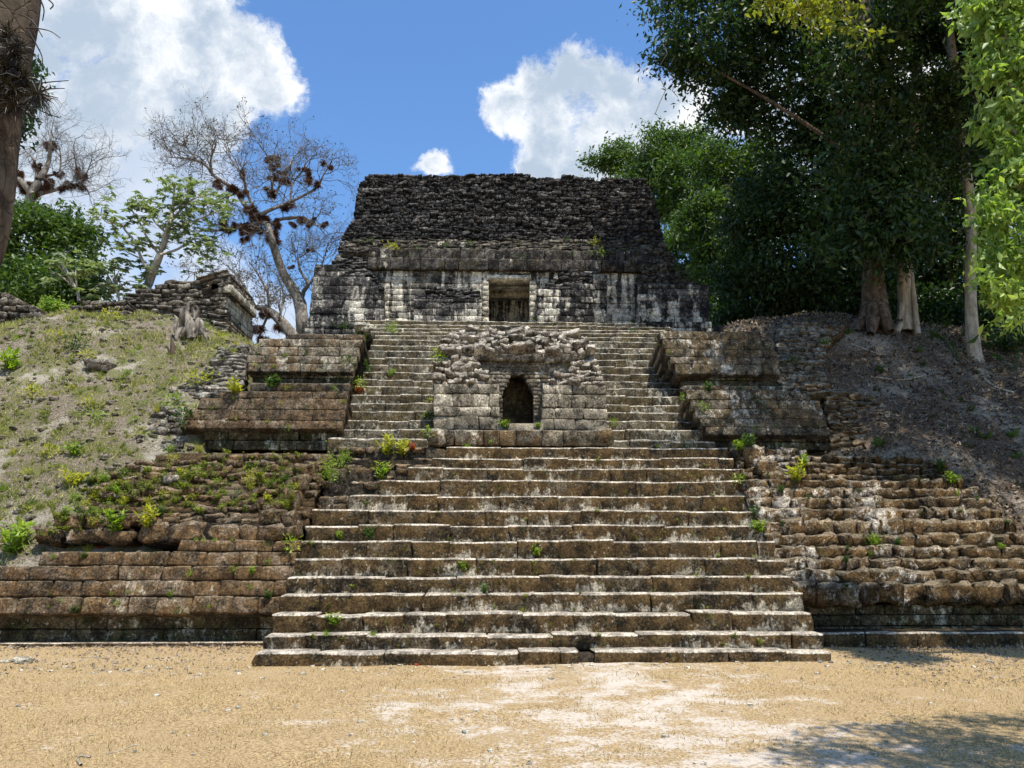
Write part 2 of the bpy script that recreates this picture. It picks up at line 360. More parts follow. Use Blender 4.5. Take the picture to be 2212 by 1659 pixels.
def bark_scar():
    m, T = newmat('patchy_bark')
    g = T.n('ShaderNodeNewGeometry'); P = g.outputs['Position']
    v = T.n('ShaderNodeTexVoronoi', {'Vector': T.vm('ADD', P, T.vm('MULTIPLY', T.n('ShaderNodeTexNoise', {'Vector': P, 'Scale': 6.0}).outputs['Color'], (.2, .2, .2))), 'Scale': 7.0}, feature='DISTANCE_TO_EDGE').outputs[0]
    n_ = T.noise(P, 9, 6, 0.7); b_ = T.noise(P, 2.2, 4, 0.6)
    c = T.mix(T.sm(n_, 0.35, 0.65), (0.045, 0.034, 0.024), (0.12, 0.090, 0.062))  # bark tones darkened to stand in for the shade on this trunk
    c = T.mix(T.sm(b_, 0.5, 0.62, 0, 0.7), c, (0.17, 0.135, 0.095))
    c = T.mix(T.sm(v, 0.0, 0.035, 0.75, 0.0), c, (0.05, 0.035, 0.025))
    bu = T.n('ShaderNodeBump', {'Height': T.m('ADD', T.sm(v, 0, 0.06), T.m('MULTIPLY', n_, 0.6)), 'Strength': 0.6, 'Distance': 0.02})
    bs = T.n('ShaderNodeBsdfPrincipled', {'Base Color': c, 'Roughness': 0.9, 'Specular IOR Level': 0.1, 'Normal': bu.outputs[0]})
    T.n('ShaderNodeOutputMaterial', {0: bs.outputs[0]})
    return m
M['bark_patchy'] = bark_scar()

# ------------------------------------------------------------------ stone shapes (unit size, shared)
def lattice(nx, ny, nz):
    idx = {}; V = []; F = []
    def vid(i, j, k):
        if (i, j, k) not in idx:
            idx[(i, j, k)] = len(V); V.append((i, j, k))
        return idx[(i, j, k)]
    for i in range(nx):
        for j in range(ny):
            F.append((vid(i, j, 0), vid(i, j + 1, 0), vid(i + 1, j + 1, 0), vid(i + 1, j, 0)))
            F.append((vid(i, j, nz), vid(i + 1, j, nz), vid(i + 1, j + 1, nz), vid(i, j + 1, nz)))
    for i in range(nx):
        for k in range(nz):
            F.append((vid(i, 0, k), vid(i + 1, 0, k), vid(i + 1, 0, k + 1), vid(i, 0, k + 1)))
            F.append((vid(i, ny, k), vid(i, ny, k + 1), vid(i + 1, ny, k + 1), vid(i + 1, ny, k)))
    for j in range(ny):
        for k in range(nz):
            F.append((vid(0, j, k), vid(0, j, k + 1), vid(0, j + 1, k + 1), vid(0, j + 1, k)))
            F.append((vid(nx, j, k), vid(nx, j + 1, k), vid(nx, j + 1, k + 1), vid(nx, j, k + 1)))
    return V, F
def make_block(seed, xs, ys, zs, rnd, amp, sph=0.0, smooth=True):
    V, F = lattice(len(xs) - 1, len(ys) - 1, len(zs) - 1)
    rg = random.Random(seed)
    out = []
    off = Vector((seed * 3.7, seed * 1.3, seed * 2.1))
    for (i, j, k) in V:
        p = Vector((xs[i], ys[j], zs[k]))
        e = [i in (0, len(xs) - 1), j in (0, len(ys) - 1), k in (0, len(zs) - 1)]
        n = sum(e)
        if n >= 2:
            s = rnd if n == 2 else rnd * 1.6
            for a in range(3):
                if e[a]: p[a] *= (1 - s[a] if isinstance(s, Vector) else 1 - s)
        if sph:
            q = p.normalized() * 0.54
            p = p.lerp(q, sph)
        nn = mnoise.noise_vector(p * 3.1 + off)
        p += nn * amp
        out.append(tuple(p))
    me = mesh_np('stone', out, F, smooth)
    V_ = np.array(out); F_ = np.array(F)
    return me, V_, F_
def lib(kind):
    L = []
    for s in range(10):
        if kind == 'long':      # dressed block, long: narrow rounded edges
            L.append(make_block(s + 1, (-.5, -.44, -.14, .16, .45, .5), (-.5, -.40, .5), (-.5, -.38, 0.1, .38, .5), Vector((.004, .07, .05)), 0.06))
        elif kind == 'block':
            L.append(make_block(s + 21, (-.5, -.40, .05, .42, .5), (-.5, -.38, .5), (-.5, -.42, .40, .5), Vector((.012, .06, .03)), 0.085))
        elif kind == 'rough':
            L.append(make_block(s + 41, (-.5, -.34, .02, .36, .5), (-.5, -.25, .5), (-.5, -.25, .28, .5), Vector((.03, .12, .05)), 0.24, 0.04, False))
        elif kind == 'cobble':
            L.append(make_block(s + 61, (-.5, -.2, .2, .5), (-.5, 0, .5), (-.5, -.2, .2, .5), Vector((.12, .12, .12)), 0.2, 0.5))
    return L
LIB = {k: lib(k) for k in ('long', 'block', 'rough', 'cobble')}

def emit(parent, name, items, mat, kind, limit=300):
    """items: world matrices of unit stones; the largest in view become objects, the rest one joined part"""
    L = LIB[kind]
    items = [(m, random.randrange(len(L))) for m in items]
    def seen(m):
        s = m.to_scale(); d = (m.translation - CAM).length
        return -(s.x * s.z) / (d * d)
    items.sort(key=lambda t: seen(t[0]))
    key = (kind, mat.name)
    if key not in emit.cache:
        arr = []
        for me, V_, F_ in L:
            c = me.copy(); c.materials.append(mat); arr.append(c)
        emit.cache[key] = arr
    for m, i in items[:limit]:
        o = bpy.data.objects.new(name, emit.cache[key][i])
        link(o, parent, m)
    rest = items[limit:]
    if rest:
        VV, FF, n = [], [], 0
        for m, i in rest:
            A = np.array(m)
            V_ = L[i][1] @ A[:3, :3].T + A[:3, 3]
            VV.append(V_); FF.append(L[i][2] + n); n += len(V_)
        o = obj_local(name + '_fill', np.vstack(VV), np.vstack(FF), mat, parent, kind != 'rough')
        o['kind'] = 'stuff'
emit.cache = {}

class Plane:
    """wall plane through the point seen at (px,py) at distance Y; U horizontal; batter = metres back per metre up"""
    def __init__(self, px, py, Y, batter=0.0, U=(1, 0, 0)):
        self.O = at(px, py, Y)
        self.U = Vector(U).normalized()
        back = Vector((-self.U.y, self.U.x, 0)) if abs(self.U.x) < 0.5 else Vector((0, 1, 0))
        if abs(self.U.x) < 0.5: back = Vector((-1, 0, 0)) if self.U.y > 0 else Vector((1, 0, 0))
        self.V = (Vector((0, 0, 1)) + back * batter).normalized()
        self.N = self.U.cross(self.V)
    def uv(self, px, py):
        d = ray(px, py)
        t = (self.O - CAM).dot(self.N) / d.dot(self.N)
        P = CAM + d * t - self.O
        return P.dot(self.U), P.dot(self.V)
    def pt(self, u, v, n=0.0):
        return self.O + self.U * u + self.V * v + self.N * n

def intervals(poly, v):
    xs = []
    for ring in poly:
        k = len(ring)
        for i in range(k):
            (x0, y0), (x1, y1) = ring[i], ring[(i + 1) % k]
            if (y0 <= v < y1) or (y1 <= v < y0):
                xs.append(x0 + (v - y0) / (y1 - y0) * (x1 - x0))
    xs.sort()
    return [(xs[i], xs[i + 1]) for i in range(0, len(xs) - 1, 2)]

def masonry(parent, pl, poly, h, lens, mat, kind='block', name='stone', core=None, core_mat='mortar', thick=0.6, depth=0.28,
            proud=0.03, rough=0.0, gap=0.012, hvar=0.15, limit=300, rows=None, recess=0.05, core_name='wall_core', topjit=0.0, keep=1.0, uvpoly=False, upright=False):
    rings = poly if isinstance(poly[0][0], (tuple, list)) else [poly]
    if not uvpoly: rings = [[pl.uv(*p) for p in r] for r in rings]
    vmin = min(p[1] for r in rings for p in r); vmax = max(p[1] for r in rings for p in r)
    v = vmin; items = []; CV, CF = [], []
    edges = []
    if rows:
        edges = [vmin + (vmax - vmin) * i / rows for i in range(rows + 1)]
        for i in range(1, rows): edges[i] += (random.random() - .5) * hvar * (vmax - vmin) / rows
    else:
        while v < vmax - h * 0.45:
            edges.append(v); v += h * (1 + (random.random() * 2 - 1) * hvar)
        edges.append(vmax)
    for a, b in zip(edges[:-1], edges[1:]):
        for (x0, x1) in intervals(rings, (a + b) / 2):
            if x1 - x0 < 0.05: continue
            # core box
            if core is not False:
                n0 = len(CV)
                for dn in (-recess, -thick):
                    for (uu, vv) in ((x0 + .03, a), (x1 - .03, a), (x1 - .03, b), (x0 + .03, b)):
                        CV.append(tuple(pl.pt(uu, vv, 0) + Vector((pl.N.x, pl.N.y, 0)).normalized() * dn) if upright else tuple(pl.pt(uu, vv, dn)))
                q = [n0 + i for i in range(8)]
                CF += [(q[0], q[1], q[2], q[3]), (q[5], q[4], q[7], q[6]), (q[4], q[0], q[3], q[7]), (q[1], q[5], q[6], q[2]), (q[3], q[2], q[6], q[7]), (q[4], q[5], q[1], q[0])]
            x = x0 - (random.random() * 0.5 * lens[0] if rough > 0.5 else 0)
            hh = b - a
            while x < x1 - 0.02:
                l = lens[0] + (lens[1] - lens[0]) * random.random() ** 1.3
                if x1 - (x + l) < lens[0] * 0.5: l = x1 - x
                if l > lens[1] * 1.4: l *= .5
                if random.random() < keep:
                    pr = proud * (random.random() * 1.0 - 0.2) + rough * 0.10 * (random.random() - .35)
                    cx, cv = x + l / 2, (a + b) / 2 + (random.random() - .5) * hh * 0.25 * rough
                    dd = depth * (1 + rough * (random.random() - .5) * .5)
                    P = pl.pt(cx, cv, pr - dd / 2)
                    Mx = Matrix.Identity(3)
                    Mx.col[0] = pl.U; Mx.col[1] = -pl.N; Mx.col[2] = pl.V
                    hz = hh
                    if upright:      # courses laid level, each set back behind the one below
                        hN = Vector((pl.N.x, pl.N.y, 0)).normalized()
                        hz = hh * (0.45 + 0.55 * pl.V.z) * 1.05
                        dd = dd + hh * (1 - pl.V.z ** 2) ** .5 + .12
                        P = pl.pt(cx, cv, 0) + hN * (pr + .5 * hh * (1 - pl.V.z ** 2) ** .5 * .8) - hN * dd / 2
                        Mx.col[1] = -hN; Mx.col[2] = Vector((0, 0, 1))
                    ang = rough * 0.22
                    Rr = Matrix.Rotation((random.random() - .5) * 2 * ang, 3, 'Y') @ Matrix.Rotation((random.random() - .5) * 2 * ang, 3, 'X') @ Matrix.Rotation((random.random() - .5) * 2 * ang, 3, 'Z')
                    S = Matrix.Diagonal((max(0.03, l - gap), dd, max(0.03, hz * (1 + rough * .2 * (random.random() - .2)) - gap)))
                    mm = (Mx @ Rr @ S).to_4x4(); mm.translation = P
                    items.append(mm)
                x += l
    if CV:
        obj_local(core_name, CV, CF, M[core_mat] if isinstance(core_mat, str) else core_mat, parent)
    emit(parent, name, items, mat, kind, limit)
    return items

def box_vf(x0, x1, y0, y1, z0, z1):
    V = [(x0, y0, z0), (x1, y0, z0), (x1, y1, z0), (x0, y1, z0), (x0, y0, z1), (x1, y0, z1), (x1, y1, z1), (x0, y1, z1)]
    F = [(3, 2, 1, 0), (4, 5, 6, 7), (0, 1, 5, 4), (1, 2, 6, 5), (2, 3, 7, 6), (3, 0, 4, 7)]
    return V, F

# ------------------------------------------------------------------ terrain
def tps(points):
    P = np.array([(p[0], p[1]) for p in points], float); z = np.array([p[2] for p in points], float)
    n = len(P)
    d2 = ((P[:, None] - P[None]) ** 2).sum(-1)
    K = np.where(d2 > 0, d2 * np.log(np.maximum(d2, 1e-9)) * .5, 0) + np.eye(n) * 0.05
    A = np.zeros((n + 3, n + 3)); A[:n, :n] = K; A[:n, n] = 1; A[:n, n + 1:] = P; A[n, :n] = 1; A[n + 1:, :n] = P.T
    wts = np.linalg.solve(A, np.concatenate([z, [0, 0, 0]]))
    def f(x, y):
        x = np.asarray(x, float); y = np.asarray(y, float)
        d = (x[..., None] - P[:, 0]) ** 2 + (y[..., None] - P[:, 1]) ** 2
        k = np.where(d > 0, d * np.log(np.maximum(d, 1e-9)) * .5, 0)
        return k @ wts[:n] + wts[n] + wts[n + 1] * x + wts[n + 2] * y
    return f
def fbm(x, y, s, octs=4):
    out = np.zeros(x.shape); fl = out.ravel(); xf, yf = x.ravel(), y.ravel()
    for i in range(fl.size):
        fl[i] = mnoise.fractal(Vector((xf[i] * s, yf[i] * s, 1.7)), 0.9, 2.1, octs)
    return fl.reshape(x.shape)
def W3(l): return [tuple(at(*p)) for p in l]
LH = W3([(-100, 1240, 13.5), (0, 1232, 13.55), (90, 1180, 13.9), (180, 1085, 14.8), (340, 1000, 15.7), (350, 950, 16.2), (400, 880, 17.1), (455, 850, 17.9),
         (520, 775, 19.1), (540, 748, 20.7), (0, 716, 19.6), (100, 702, 19.6), (200, 683, 20.2), (330, 690, 20.8), (430, 705, 20.8), (200, 850, 17.5),
         (100, 1000, 15.6), (0, 950, 16.2), (300, 800, 18.4), (0, 820, 17.8), (420, 790, 18.8)]) + \
     [(-20, 13.5, 1.6), (-20, 20, 7.2), (-20, 30, 7.2), (-35, 14, 2), (-35, 25, 7), (-35, 45, 7), (-10, 26, 7.3), (-10, 45, 6.6), (-4, 24, 6.0), (-4, 40, 6.2)]
lh = tps(LH)
def hill_left(x, y):
    z = lh(x, y)
    yb = np.array([13.4, 15.8, 16.6, 17.6, 18.4, 20.5, 22, 60]); xb = np.array([-5.6, -5.7, -6.1, -6.2, -6.0, -6.0, -5.0, -1.0])
    lim = np.interp(y, yb, xb)
    z = np.where(x < -9.3, np.minimum(z, (y - 12.6) * 1.9), np.where(y < 13.4, -0.2, z))
    return z - np.clip(x - lim, 0, 3) * 2.2
RH = W3([(1690, 735, 19.2), (1680, 708, 20.3), (1830, 694, 20.8), (2000, 715, 20.8), (2212, 762, 20), (1790, 850, 18.0), (1830, 955, 16.6), (1900, 962, 16.2),
         (2000, 965, 16.0), (2090, 1015, 15.6), (2212, 1168, 14.3), (2212, 950, 16.5), (2100, 850, 17.9), (2212, 850, 18.4), (1950, 850, 17.7), (1800, 760, 19.2)]) + \
     [(20, 14, 2.2), (20, 20, 6.8), (20, 35, 7.6), (8, 35, 8.3), (8, 26, 8.3), (20, 26, 7.5), (30, 14, 2.5), (30, 24, 7), (30, 50, 8), (10, 55, 8.4), (2, 40, 7), (2, 55, 7)]
rh = tps(RH)
def hill_right(x, y):
    z = rh(x, y)
    yb = np.array([13.5, 15.8, 16.6, 17.6, 18.6, 20.5, 23, 26, 60]); xb = np.array([8.4, 7.9, 7.6, 7.3, 7.0, 7.3, 7.4, 6.0, 1.0])
    lim = np.interp(y, yb, xb)
    z = np.minimum(z, np.where(x < 10.4, -0.2 + (y - 13.1) * 1.35, 0.35 + (y - 12.75) * 1.1))
    return z - np.clip(lim - x, 0, 3) * 2.2
def grid_mesh(name, fn, x0, x1, y0, y1, nx, ny, mat, amp=0.10, warpx=1.0, warpy=1.0):
    xs = x0 + (x1 - x0) * np.linspace(0, 1, nx) ** warpx if warpx > 0 else x1 - (x1 - x0) * np.linspace(1, 0, nx) ** (-warpx)
    ys = y0 + (y1 - y0) * np.linspace(0, 1, ny) ** warpy
    X, Y = np.meshgrid(xs, ys)
    Z = fn(X, Y) + amp * fbm(X, Y, 1.6, 5) + amp * 2.0 * fbm(X + 40, Y, 0.45, 2)
    V = np.stack([X.ravel(), Y.ravel(), Z.ravel()], 1)
    i = (np.arange(ny - 1)[:, None] * nx + np.arange(nx - 1)[None]).ravel()
    F = np.stack([i, i + 1, i + nx + 1, i + nx], 1)
    o = obj(name, mesh_np(name, V, F, True), mat)
    return tag(o, kind='structure')

# ground: one sheet to the horizon, finer near the camera
gx = np.concatenate([-np.geomspace(600, 14, 14), np.linspace(-12, 12, 61), np.geomspace(14, 600, 14)])
gy = np.concatenate([-np.geomspace(600, 4, 12), np.linspace(-2, 14, 48), np.geomspace(16, 900, 16)])
X, Y = np.meshgrid(gx, gy)
near = np.exp(-((np.maximum(abs(X) - 10, 0) / 8) ** 2 + (np.maximum(abs(Y - 6) - 8, 0) / 8) ** 2))
Z = 0.03 * fbm(X, Y, 0.5, 3) * near
# leaf-littered ground rises slightly against the foot of the left wall
Z += 0.28 * np.clip((-7.3 - X) / 2.2, 0, 1) * np.clip((Y - 11.6) / 1.3, 0, 1) * near
Z[(Y > 14.2) & (abs(X) < 400)] -= 0.05
i = (np.arange(len(gy) - 1)[:, None] * len(gx) + np.arange(len(gx) - 1)[None]).ravel()
gV = np.stack([X.ravel(), Y.ravel(), Z.ravel()], 1)
tag(obj('ground', mesh_np('ground', gV, np.stack([i, i + 1, i + len(gx) + 1, i + len(gx)], 1), True), M['ground']), kind='structure')
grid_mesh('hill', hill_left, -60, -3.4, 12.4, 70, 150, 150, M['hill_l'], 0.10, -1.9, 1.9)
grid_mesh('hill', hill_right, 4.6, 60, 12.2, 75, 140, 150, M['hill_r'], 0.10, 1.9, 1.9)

# ------------------------------------------------------------------ lower staircase
XL, XR, XC = -3.16, 4.92, 0.73
ysL = [1410, 1372, 1326, 1284, 1246, 1208, 1170, 1136, 1105, 1072, 1040, 1012, 990, 967]
def sstep(k): return 10.95 + .36 * k
zL = [at(1160, y, sstep(k)).z for k, y in enumerate(ysL)]
stair = thing('staircase', (XC, 10.95, 0), 'broad lower flight of mossy brown stone steps rising from the dry lawn', 'staircase')
def wob(x, s, a): return a * mnoise.noise(Vector((x * 0.8, s * 5.1, 0.3)))
def build_steps(parent, xs0, xs1, yf, zs, zbase, tread, mat, lens, kind='long', seed=0, broken=None, topdeep=0.5, gaps=None):
    for k in range(len(zs)):
        z0 = zbase if k == 0 else zs[k - 1]
        z1 = zs[k]; y = yf(k)
        core_y1 = yf(k) + tread + (topdeep if k == len(zs) - 1 else 0.25)
        a, b = xs0(k), xs1(k)
        V, F = box_vf(a + .05, b - .05, y + .08, core_y1, z0 - (0.3 if k else 0.1), z1 - .04)
        st = obj_local('step', V, F, M['mortar'], parent)
        x = a; items = []; small = []
        while x < b - 0.02:
            br = broken(k, x) if broken else 0
            l = random.uniform(*lens) if not br else random.uniform(0.16, 0.42)
            if b - (x + l) < lens[0] * .55: l = b - x
            g = False
            if gaps:
                for (kk, ga, gb) in gaps:
                    if kk == k and x + l > ga and x < gb:
                        if x < ga - .15: l = ga - x
                        else: x = gb; g = True
                        break
            if g: continue
            hgt = z1 - z0 + 0.02
            yy = y + wob(x + seed, k, 0.05) + random.uniform(-.012, .012)
            dz = wob(x + 30 + seed, k, 0.034) + random.uniform(-.006, .006) - (random.uniform(.01, .03) if random.random() < .08 else 0)
            dep = tread + .12
            if br:
                # fallen facing: two thin uneven courses, set back
                nlay = 2
                for q in range(nlay):
                    if random.random() < 0.2 * br and q == 1: continue
                    mm = Matrix.Rotation(random.uniform(-.15, .15), 3, 'Z') @ Matrix.Rotation(random.uniform(-.12, .12), 3, 'Y') @ Matrix.Diagonal((l * .96, dep * .9, hgt / nlay * random.uniform(.8, 1.05)))
                    mm = mm.to_4x4(); mm.translation = (x + l / 2, yy + dep / 2 + random.uniform(0, .14), z0 + hgt * (q + .5) / nlay - .01)
                    small.append(mm)
            else:
                mm = (Matrix.Rotation(random.uniform(-.008, .008), 3, 'Y') @ Matrix.Diagonal((l - .003, dep, hgt + .02))).to_4x4()
                mm.translation = (x + l / 2, yy + dep / 2, (z0 + z1) / 2 - .01 + dz)
                items.append(mm)
            x += l
        emit(st, 'stone', items, mat, kind)
        if small: emit(st, 'stone', small, M['brown'], 'rough')
def brok(k, x):
    if k >= 9 and x < XL + [0, 0, 0, 0, 0, 0, 0, 0, 0, .45, .95, 1.5, 1.9, 2.2][k]: return 1
    return 0
kerb_gap = at(1250, 1420, 10.95).x, at(1283, 1420, 10.95).x
build_steps(stair, lambda k: XL + .12 + (0 if k else -.02), lambda k: (at(1798, 1420, 10.95).x if k == 0 else XR + .015 * k - .08), sstep, zL, -0.1, 0.36, M['step'],
            (0.55, 1.15), broken=brok, topdeep=0.9, gaps=[(0, kerb_gap[0], kerb_gap[1])])

# ------------------------------------------------------------------ upper staircase
ysU = [951, 928.4, 909.8, 891, 873.4, 855.4, 838.8, 823.4, 807.4, 791.4, 776.4, 762, 749, 737, 727, 719, 711, 703.5, 696]
def ustep(k): return 16.1 + .37 * k
zU = [at(1160, y, ustep(k)).z for k, y in enumerate(ysU)]
ustair = thing('staircase', (XC, 16.1, zL[-1]), 'narrower upper flight of grey stone steps climbing behind the arched shrine to the temple', 'staircase')
ux0 = [at(717 if k == 0 else 722, ysU[k], ustep(k)).x if k < 2 else -3.05 for k in range(19)]
for k in range(15, 19): ux0[k] = -3.2 - .3 * (k - 15)
NS = 8      # steps interrupted by the shrine
sx0, sx1 = -1.02, 2.52
build_steps(ustair, lambda k: ux0[k] - .1, lambda k: sx0, ustep, zU[:NS], zL[-1] - .25, 0.37, M['step_up'], (0.45, 0.9), seed=9, topdeep=.3)
build_steps(ustair, lambda k: sx1, lambda k: 4.9, ustep, zU[:NS], zL[-1] - .25, 0.37, M['step_up'], (0.45, 0.9), seed=19, topdeep=.3)
build_steps(ustair, lambda k: ux0[k + NS] - .1, lambda k: 4.9 + (0.25 * (k + NS - 14) if k + NS > 14 else 0), lambda k: ustep(k + NS), zU[NS:], zU[NS - 1], 0.37, M['step_up'], (0.5, 1.0), seed=29, topdeep=1.6)

# ------------------------------------------------------------------ lower left terrace wall
llw = thing('retaining_wall', (-6.5, 13.0, 0), 'lower left terrace wall of brown mossy blocks beside the broad stair', 'stone wall')
pk = Plane(300, 1392, 12.95)
masonry(llw, pk, [(-160, 1400), (572, 1398), (566, 1386), (-160, 1390)], 0.10, (0.5, 1.1), M['step'], 'long', 'kerb_stone', rows=1, thick=.5, depth=.3, core_name='kerb_core')
pb = Plane(300, 1386, 13.14)
masonry(llw, pb, [(-160, 1392), (650, 1390), (650, 1322), (-160, 1322)], 0.22, (0.4, 0.9), M['dkband'], 'block', 'plinth_stone', thick=1.2, depth=.25, proud=.015, core_name='plinth_core')
pa = Plane(300, 1325, 12.92, 0.30)
masonry(llw, pa, [(-170, 1326), (648, 1326), (650, 1245), (652, 1208), (654, 1166), (430, 1166), (380, 1180), (290, 1185), (200, 1195), (90, 1205), (20, 1225), (-170, 1240)],
        0.26, (0.28, 0.72), M['brown'], 'block', thick=1.6, depth=.36, rough=.16, proud=.035, gap=0.012, recess=.06, hvar=.2)
pc = Plane(300, 1168, 13.38, 0.25)
masonry(llw, pc, [(298, 1170), (652, 1170), (654, 1132), (560, 1128), (300, 1136)], 0.28, (0.35, 0.8), M['brown'], 'rough', 'cap_stone', rows=1, thick=1.2, depth=.4, rough=.5, proud=.06, core_name='cap_core')
masonry(llw, Plane(200, 1168, 13.6, 0.2), [(86, 1172), (290, 1172), (280, 1112), (180, 1110), (95, 1130)], 0.28, (0.4, 0.8), M['brown'], 'rough', 'cap_stone', rows=2, thick=1.2, depth=.4, rough=.6, proud=.06, core_name='cap_core')
# collapsed rubble slope with roots above it
pr = Plane(400, 1135, 13.7, 1.12)
masonry(llw, pr, [(150, 1136), (666, 1130), (708, 985), (345, 985), (250, 1020), (180, 1070)], 0.17, (0.18, 0.45), M['brown'], 'rough', 'rubble_stone',
        core_mat='soil', thick=0.9, depth=.22, rough=.8, proud=.05, recess=.03, keep=.66, core_name='rubble_bed', upright=True)
# upright stones along the stair's left edge
items = []
for (px, py, Y, w, h) in ((590, 1118, 13.5, .42, .26), (630, 1085, 13.9, .26, .42), (650, 1048, 14.4, .30, .34), (657, 1018, 14.8, .32, .26), (590, 1150, 13.38, .46, .26), (628, 1126, 13.5, .25, .34), (632, 1150, 13.4, .3, .2),
                          (665, 1000, 15.2, .3, .24)):
    p = at(px, py, Y)
    mm = (Matrix.Rotation(random.uniform(-.1, .1), 3, 'Y') @ Matrix.Diagonal((w, .42, h))).to_4x4(); mm.translation = p + Vector((0, .05, 0)); items.append(mm)
emit(llw, 'edge_stone', items, M['brown'], 'rough')

# ------------------------------------------------------------------ lower right terrace wall
lrw = thing('retaining_wall', (8, 12.6, 0), 'lower right terrace wall of tumbled dark brown mossy blocks beside the broad stair', 'stone wall')
pk = Plane(2000, 1397, 12.35)
masonry(lrw, pk, [(1768, 1402), (2420, 1404), (2420, 1364), (1768, 1366)], 0.3, (0.45, 1.0), M['step'], 'long', 'kerb_stone', rows=1, thick=.7, depth=.4, core_name='kerb_core')
pb = Plane(2000, 1366, 12.85)
masonry(lrw, pb, [(1690, 1376), (2420, 1376), (2420, 1306), (1690, 1306)], 0.2, (0.4, 0.8), M['dkband'], 'block', 'plinth_stone', thick=1.2, depth=.25, proud=.015, core_name='plinth_core')
pa = Plane(2000, 1310, 12.6, 0.80)
masonry(lrw, pa, [(1696, 1300), (2440, 1300), (2440, 1284), (2212, 1172), (2160, 1120), (2100, 1058), (2050, 1040), (1608, 1040), (1634, 1110), (1655, 1170), (1675, 1240)],
        0.31, (0.18, 0.58), M['brown_r'], 'rough', thick=2.0, depth=.34, rough=.40, proud=.05, gap=-.02, recess=.05, hvar=.3, upright=True, core_mat='soil')
pa2 = Plane(1800, 1040, 14.85, 0.9)
masonry(lrw, pa2, [(1606, 1041), (2060, 1041), (2052, 1015), (2040, 1000), (1900, 988), (1590, 972), (1596, 1000), (1600, 1020)],
        0.17, (0.14, 0.38), M['brown_r'], 'rough', 'rubble_stone', thick=1.2, depth=.26, rough=.7, proud=.08, recess=.05, core_name='rubble_bed', upright=True, core_mat='soil')
items = []
for (px, py, Y, w, h) in ((1622, 985, 15.25, .34, .34), (1650, 1012, 14.95, .38, .3), (1668, 1042, 14.6, .32, .36), (1682, 1075, 14.2, .4, .3)):
    p = at(px, py, Y)
    mm = Matrix.Diagonal((w, .5, h)).to_4x4(); mm.translation = p; items.append(mm)
emit(lrw, 'edge_stone', items, M['brown_r'], 'rough')

# ------------------------------------------------------------------ middle terraces
def floor_slab(name, x0, x1, y0, y1, z, mat):
    V, F = box_vf(x0, x1, y0, y1, z - 1.5, z)
    return tag(obj_local(name, V, F, mat), kind='structure')
floor_slab('terrace_floor', -6.4, 8.2, 15.75, 24, zL[-1] - 0.13, M['soil'])

def tier(label, x_in, left, pts):
    pass
m1l = thing('terrace', (-4.6, 16.2, zL[-1]), 'lower tier of brown mossy terrace left of the upper stair, weeds along its foot', 'terrace')
masonry(m1l, Plane(600, 965, 16.42), [(452, 972), (722, 972), (732, 922), (440, 922)], 0.22, (0.35, 0.7), M['dkband'], 'block', 'plinth_stone', thick=1.5, depth=.25, core_name='plinth_core')
masonry(m1l, Plane(600, 925, 16.22, 0.30), [(386, 925), (738, 925), (754, 846), (500, 846), (450, 858), (400, 890)], 0.23, (0.22, 0.5), M['tier'], 'block', thick=3, depth=.28, rough=.10, proud=.014, gap=.004, recess=.022, hvar=.2)
m2l = thing('terrace', (-4.6, 17.9, 5.2), 'upper tier of grey brown terrace left of the upper stair, worn corner stones', 'terrace')
masonry(m2l, Plane(650, 838, 17.75), [(540, 846), (756, 846), (756, 828), (538, 828)], 0.2, (0.5, 1.0), M['mid'], 'long', 'ledge_stone', rows=1, thick=1.5, depth=.4, core_name='ledge_core')
masonry(m2l, Plane(650, 832, 18.1), [(545, 836), (760, 836), (764, 798), (545, 798)], 0.24, (0.35, 0.7), M['dkband'], 'block', 'plinth_stone', thick=1.5, depth=.25, core_name='plinth_core')
masonry(m2l, Plane(650, 801, 17.9, 0.30), [(536, 802), (762, 802), (788, 722), (640, 724), (580, 730), (548, 745), (534, 775)], 0.25, (0.22, 0.5), M['mid'], 'block', thick=4, depth=.28, rough=.10, proud=.014, gap=.004, recess=.022, hvar=.2)
m1r = thing('terrace', (6.5, 16.2, zL[-1]), 'lower tier of speckled brown terrace right of the upper stair', 'terrace')
masonry(m1r, Plane(1650, 965, 16.42), [(1538, 972), (1792, 972), (1786, 936), (1530, 936)], 0.2, (0.35, 0.7), M['dkband'], 'block', 'plinth_stone', thick=1.5, depth=.25, core_name='plinth_core')
masonry(m1r, Plane(1650, 938, 16.22, 0.30), [(1530, 939), (1796, 939), (1770, 870), (1740, 848), (1478, 842), (1500, 890)], 0.21, (0.22, 0.5), M['tier_r'], 'block', thick=3, depth=.28, rough=.10, proud=.014, gap=.004, recess=.022, hvar=.2)
m2r = thing('terrace', (6.3, 17.9, 5.2), 'upper tier of lichen spotted terrace right of the upper stair, below the temple corner', 'terrace')
masonry(m2r, Plane(1570, 838, 17.75), [(1478, 847), (1688, 846), (1686, 834), (1472, 832)], 0.2, (0.5, 1.0), M['mid'], 'long', 'ledge_stone', rows=1, thick=1.5, depth=.4, core_name='ledge_core')
masonry(m2r, Plane(1570, 834, 18.1), [(1474, 838), (1686, 838), (1684, 806), (1466, 804)], 0.2, (0.35, 0.7), M['dkband'], 'block', 'plinth_stone', thick=1.5, depth=.25, core_name='plinth_core')
masonry(m2r, Plane(1570, 807, 17.9, 0.30), [(1466, 808), (1686, 808), (1680, 770), (1672, 745), (1640, 722), (1560, 716), (1424, 716), (1440, 765)], 0.24, (0.22, 0.5), M['tier_r'], 'block', thick=4, depth=.28, rough=.10, proud=.014, gap=.004, recess=.022, hvar=.2)

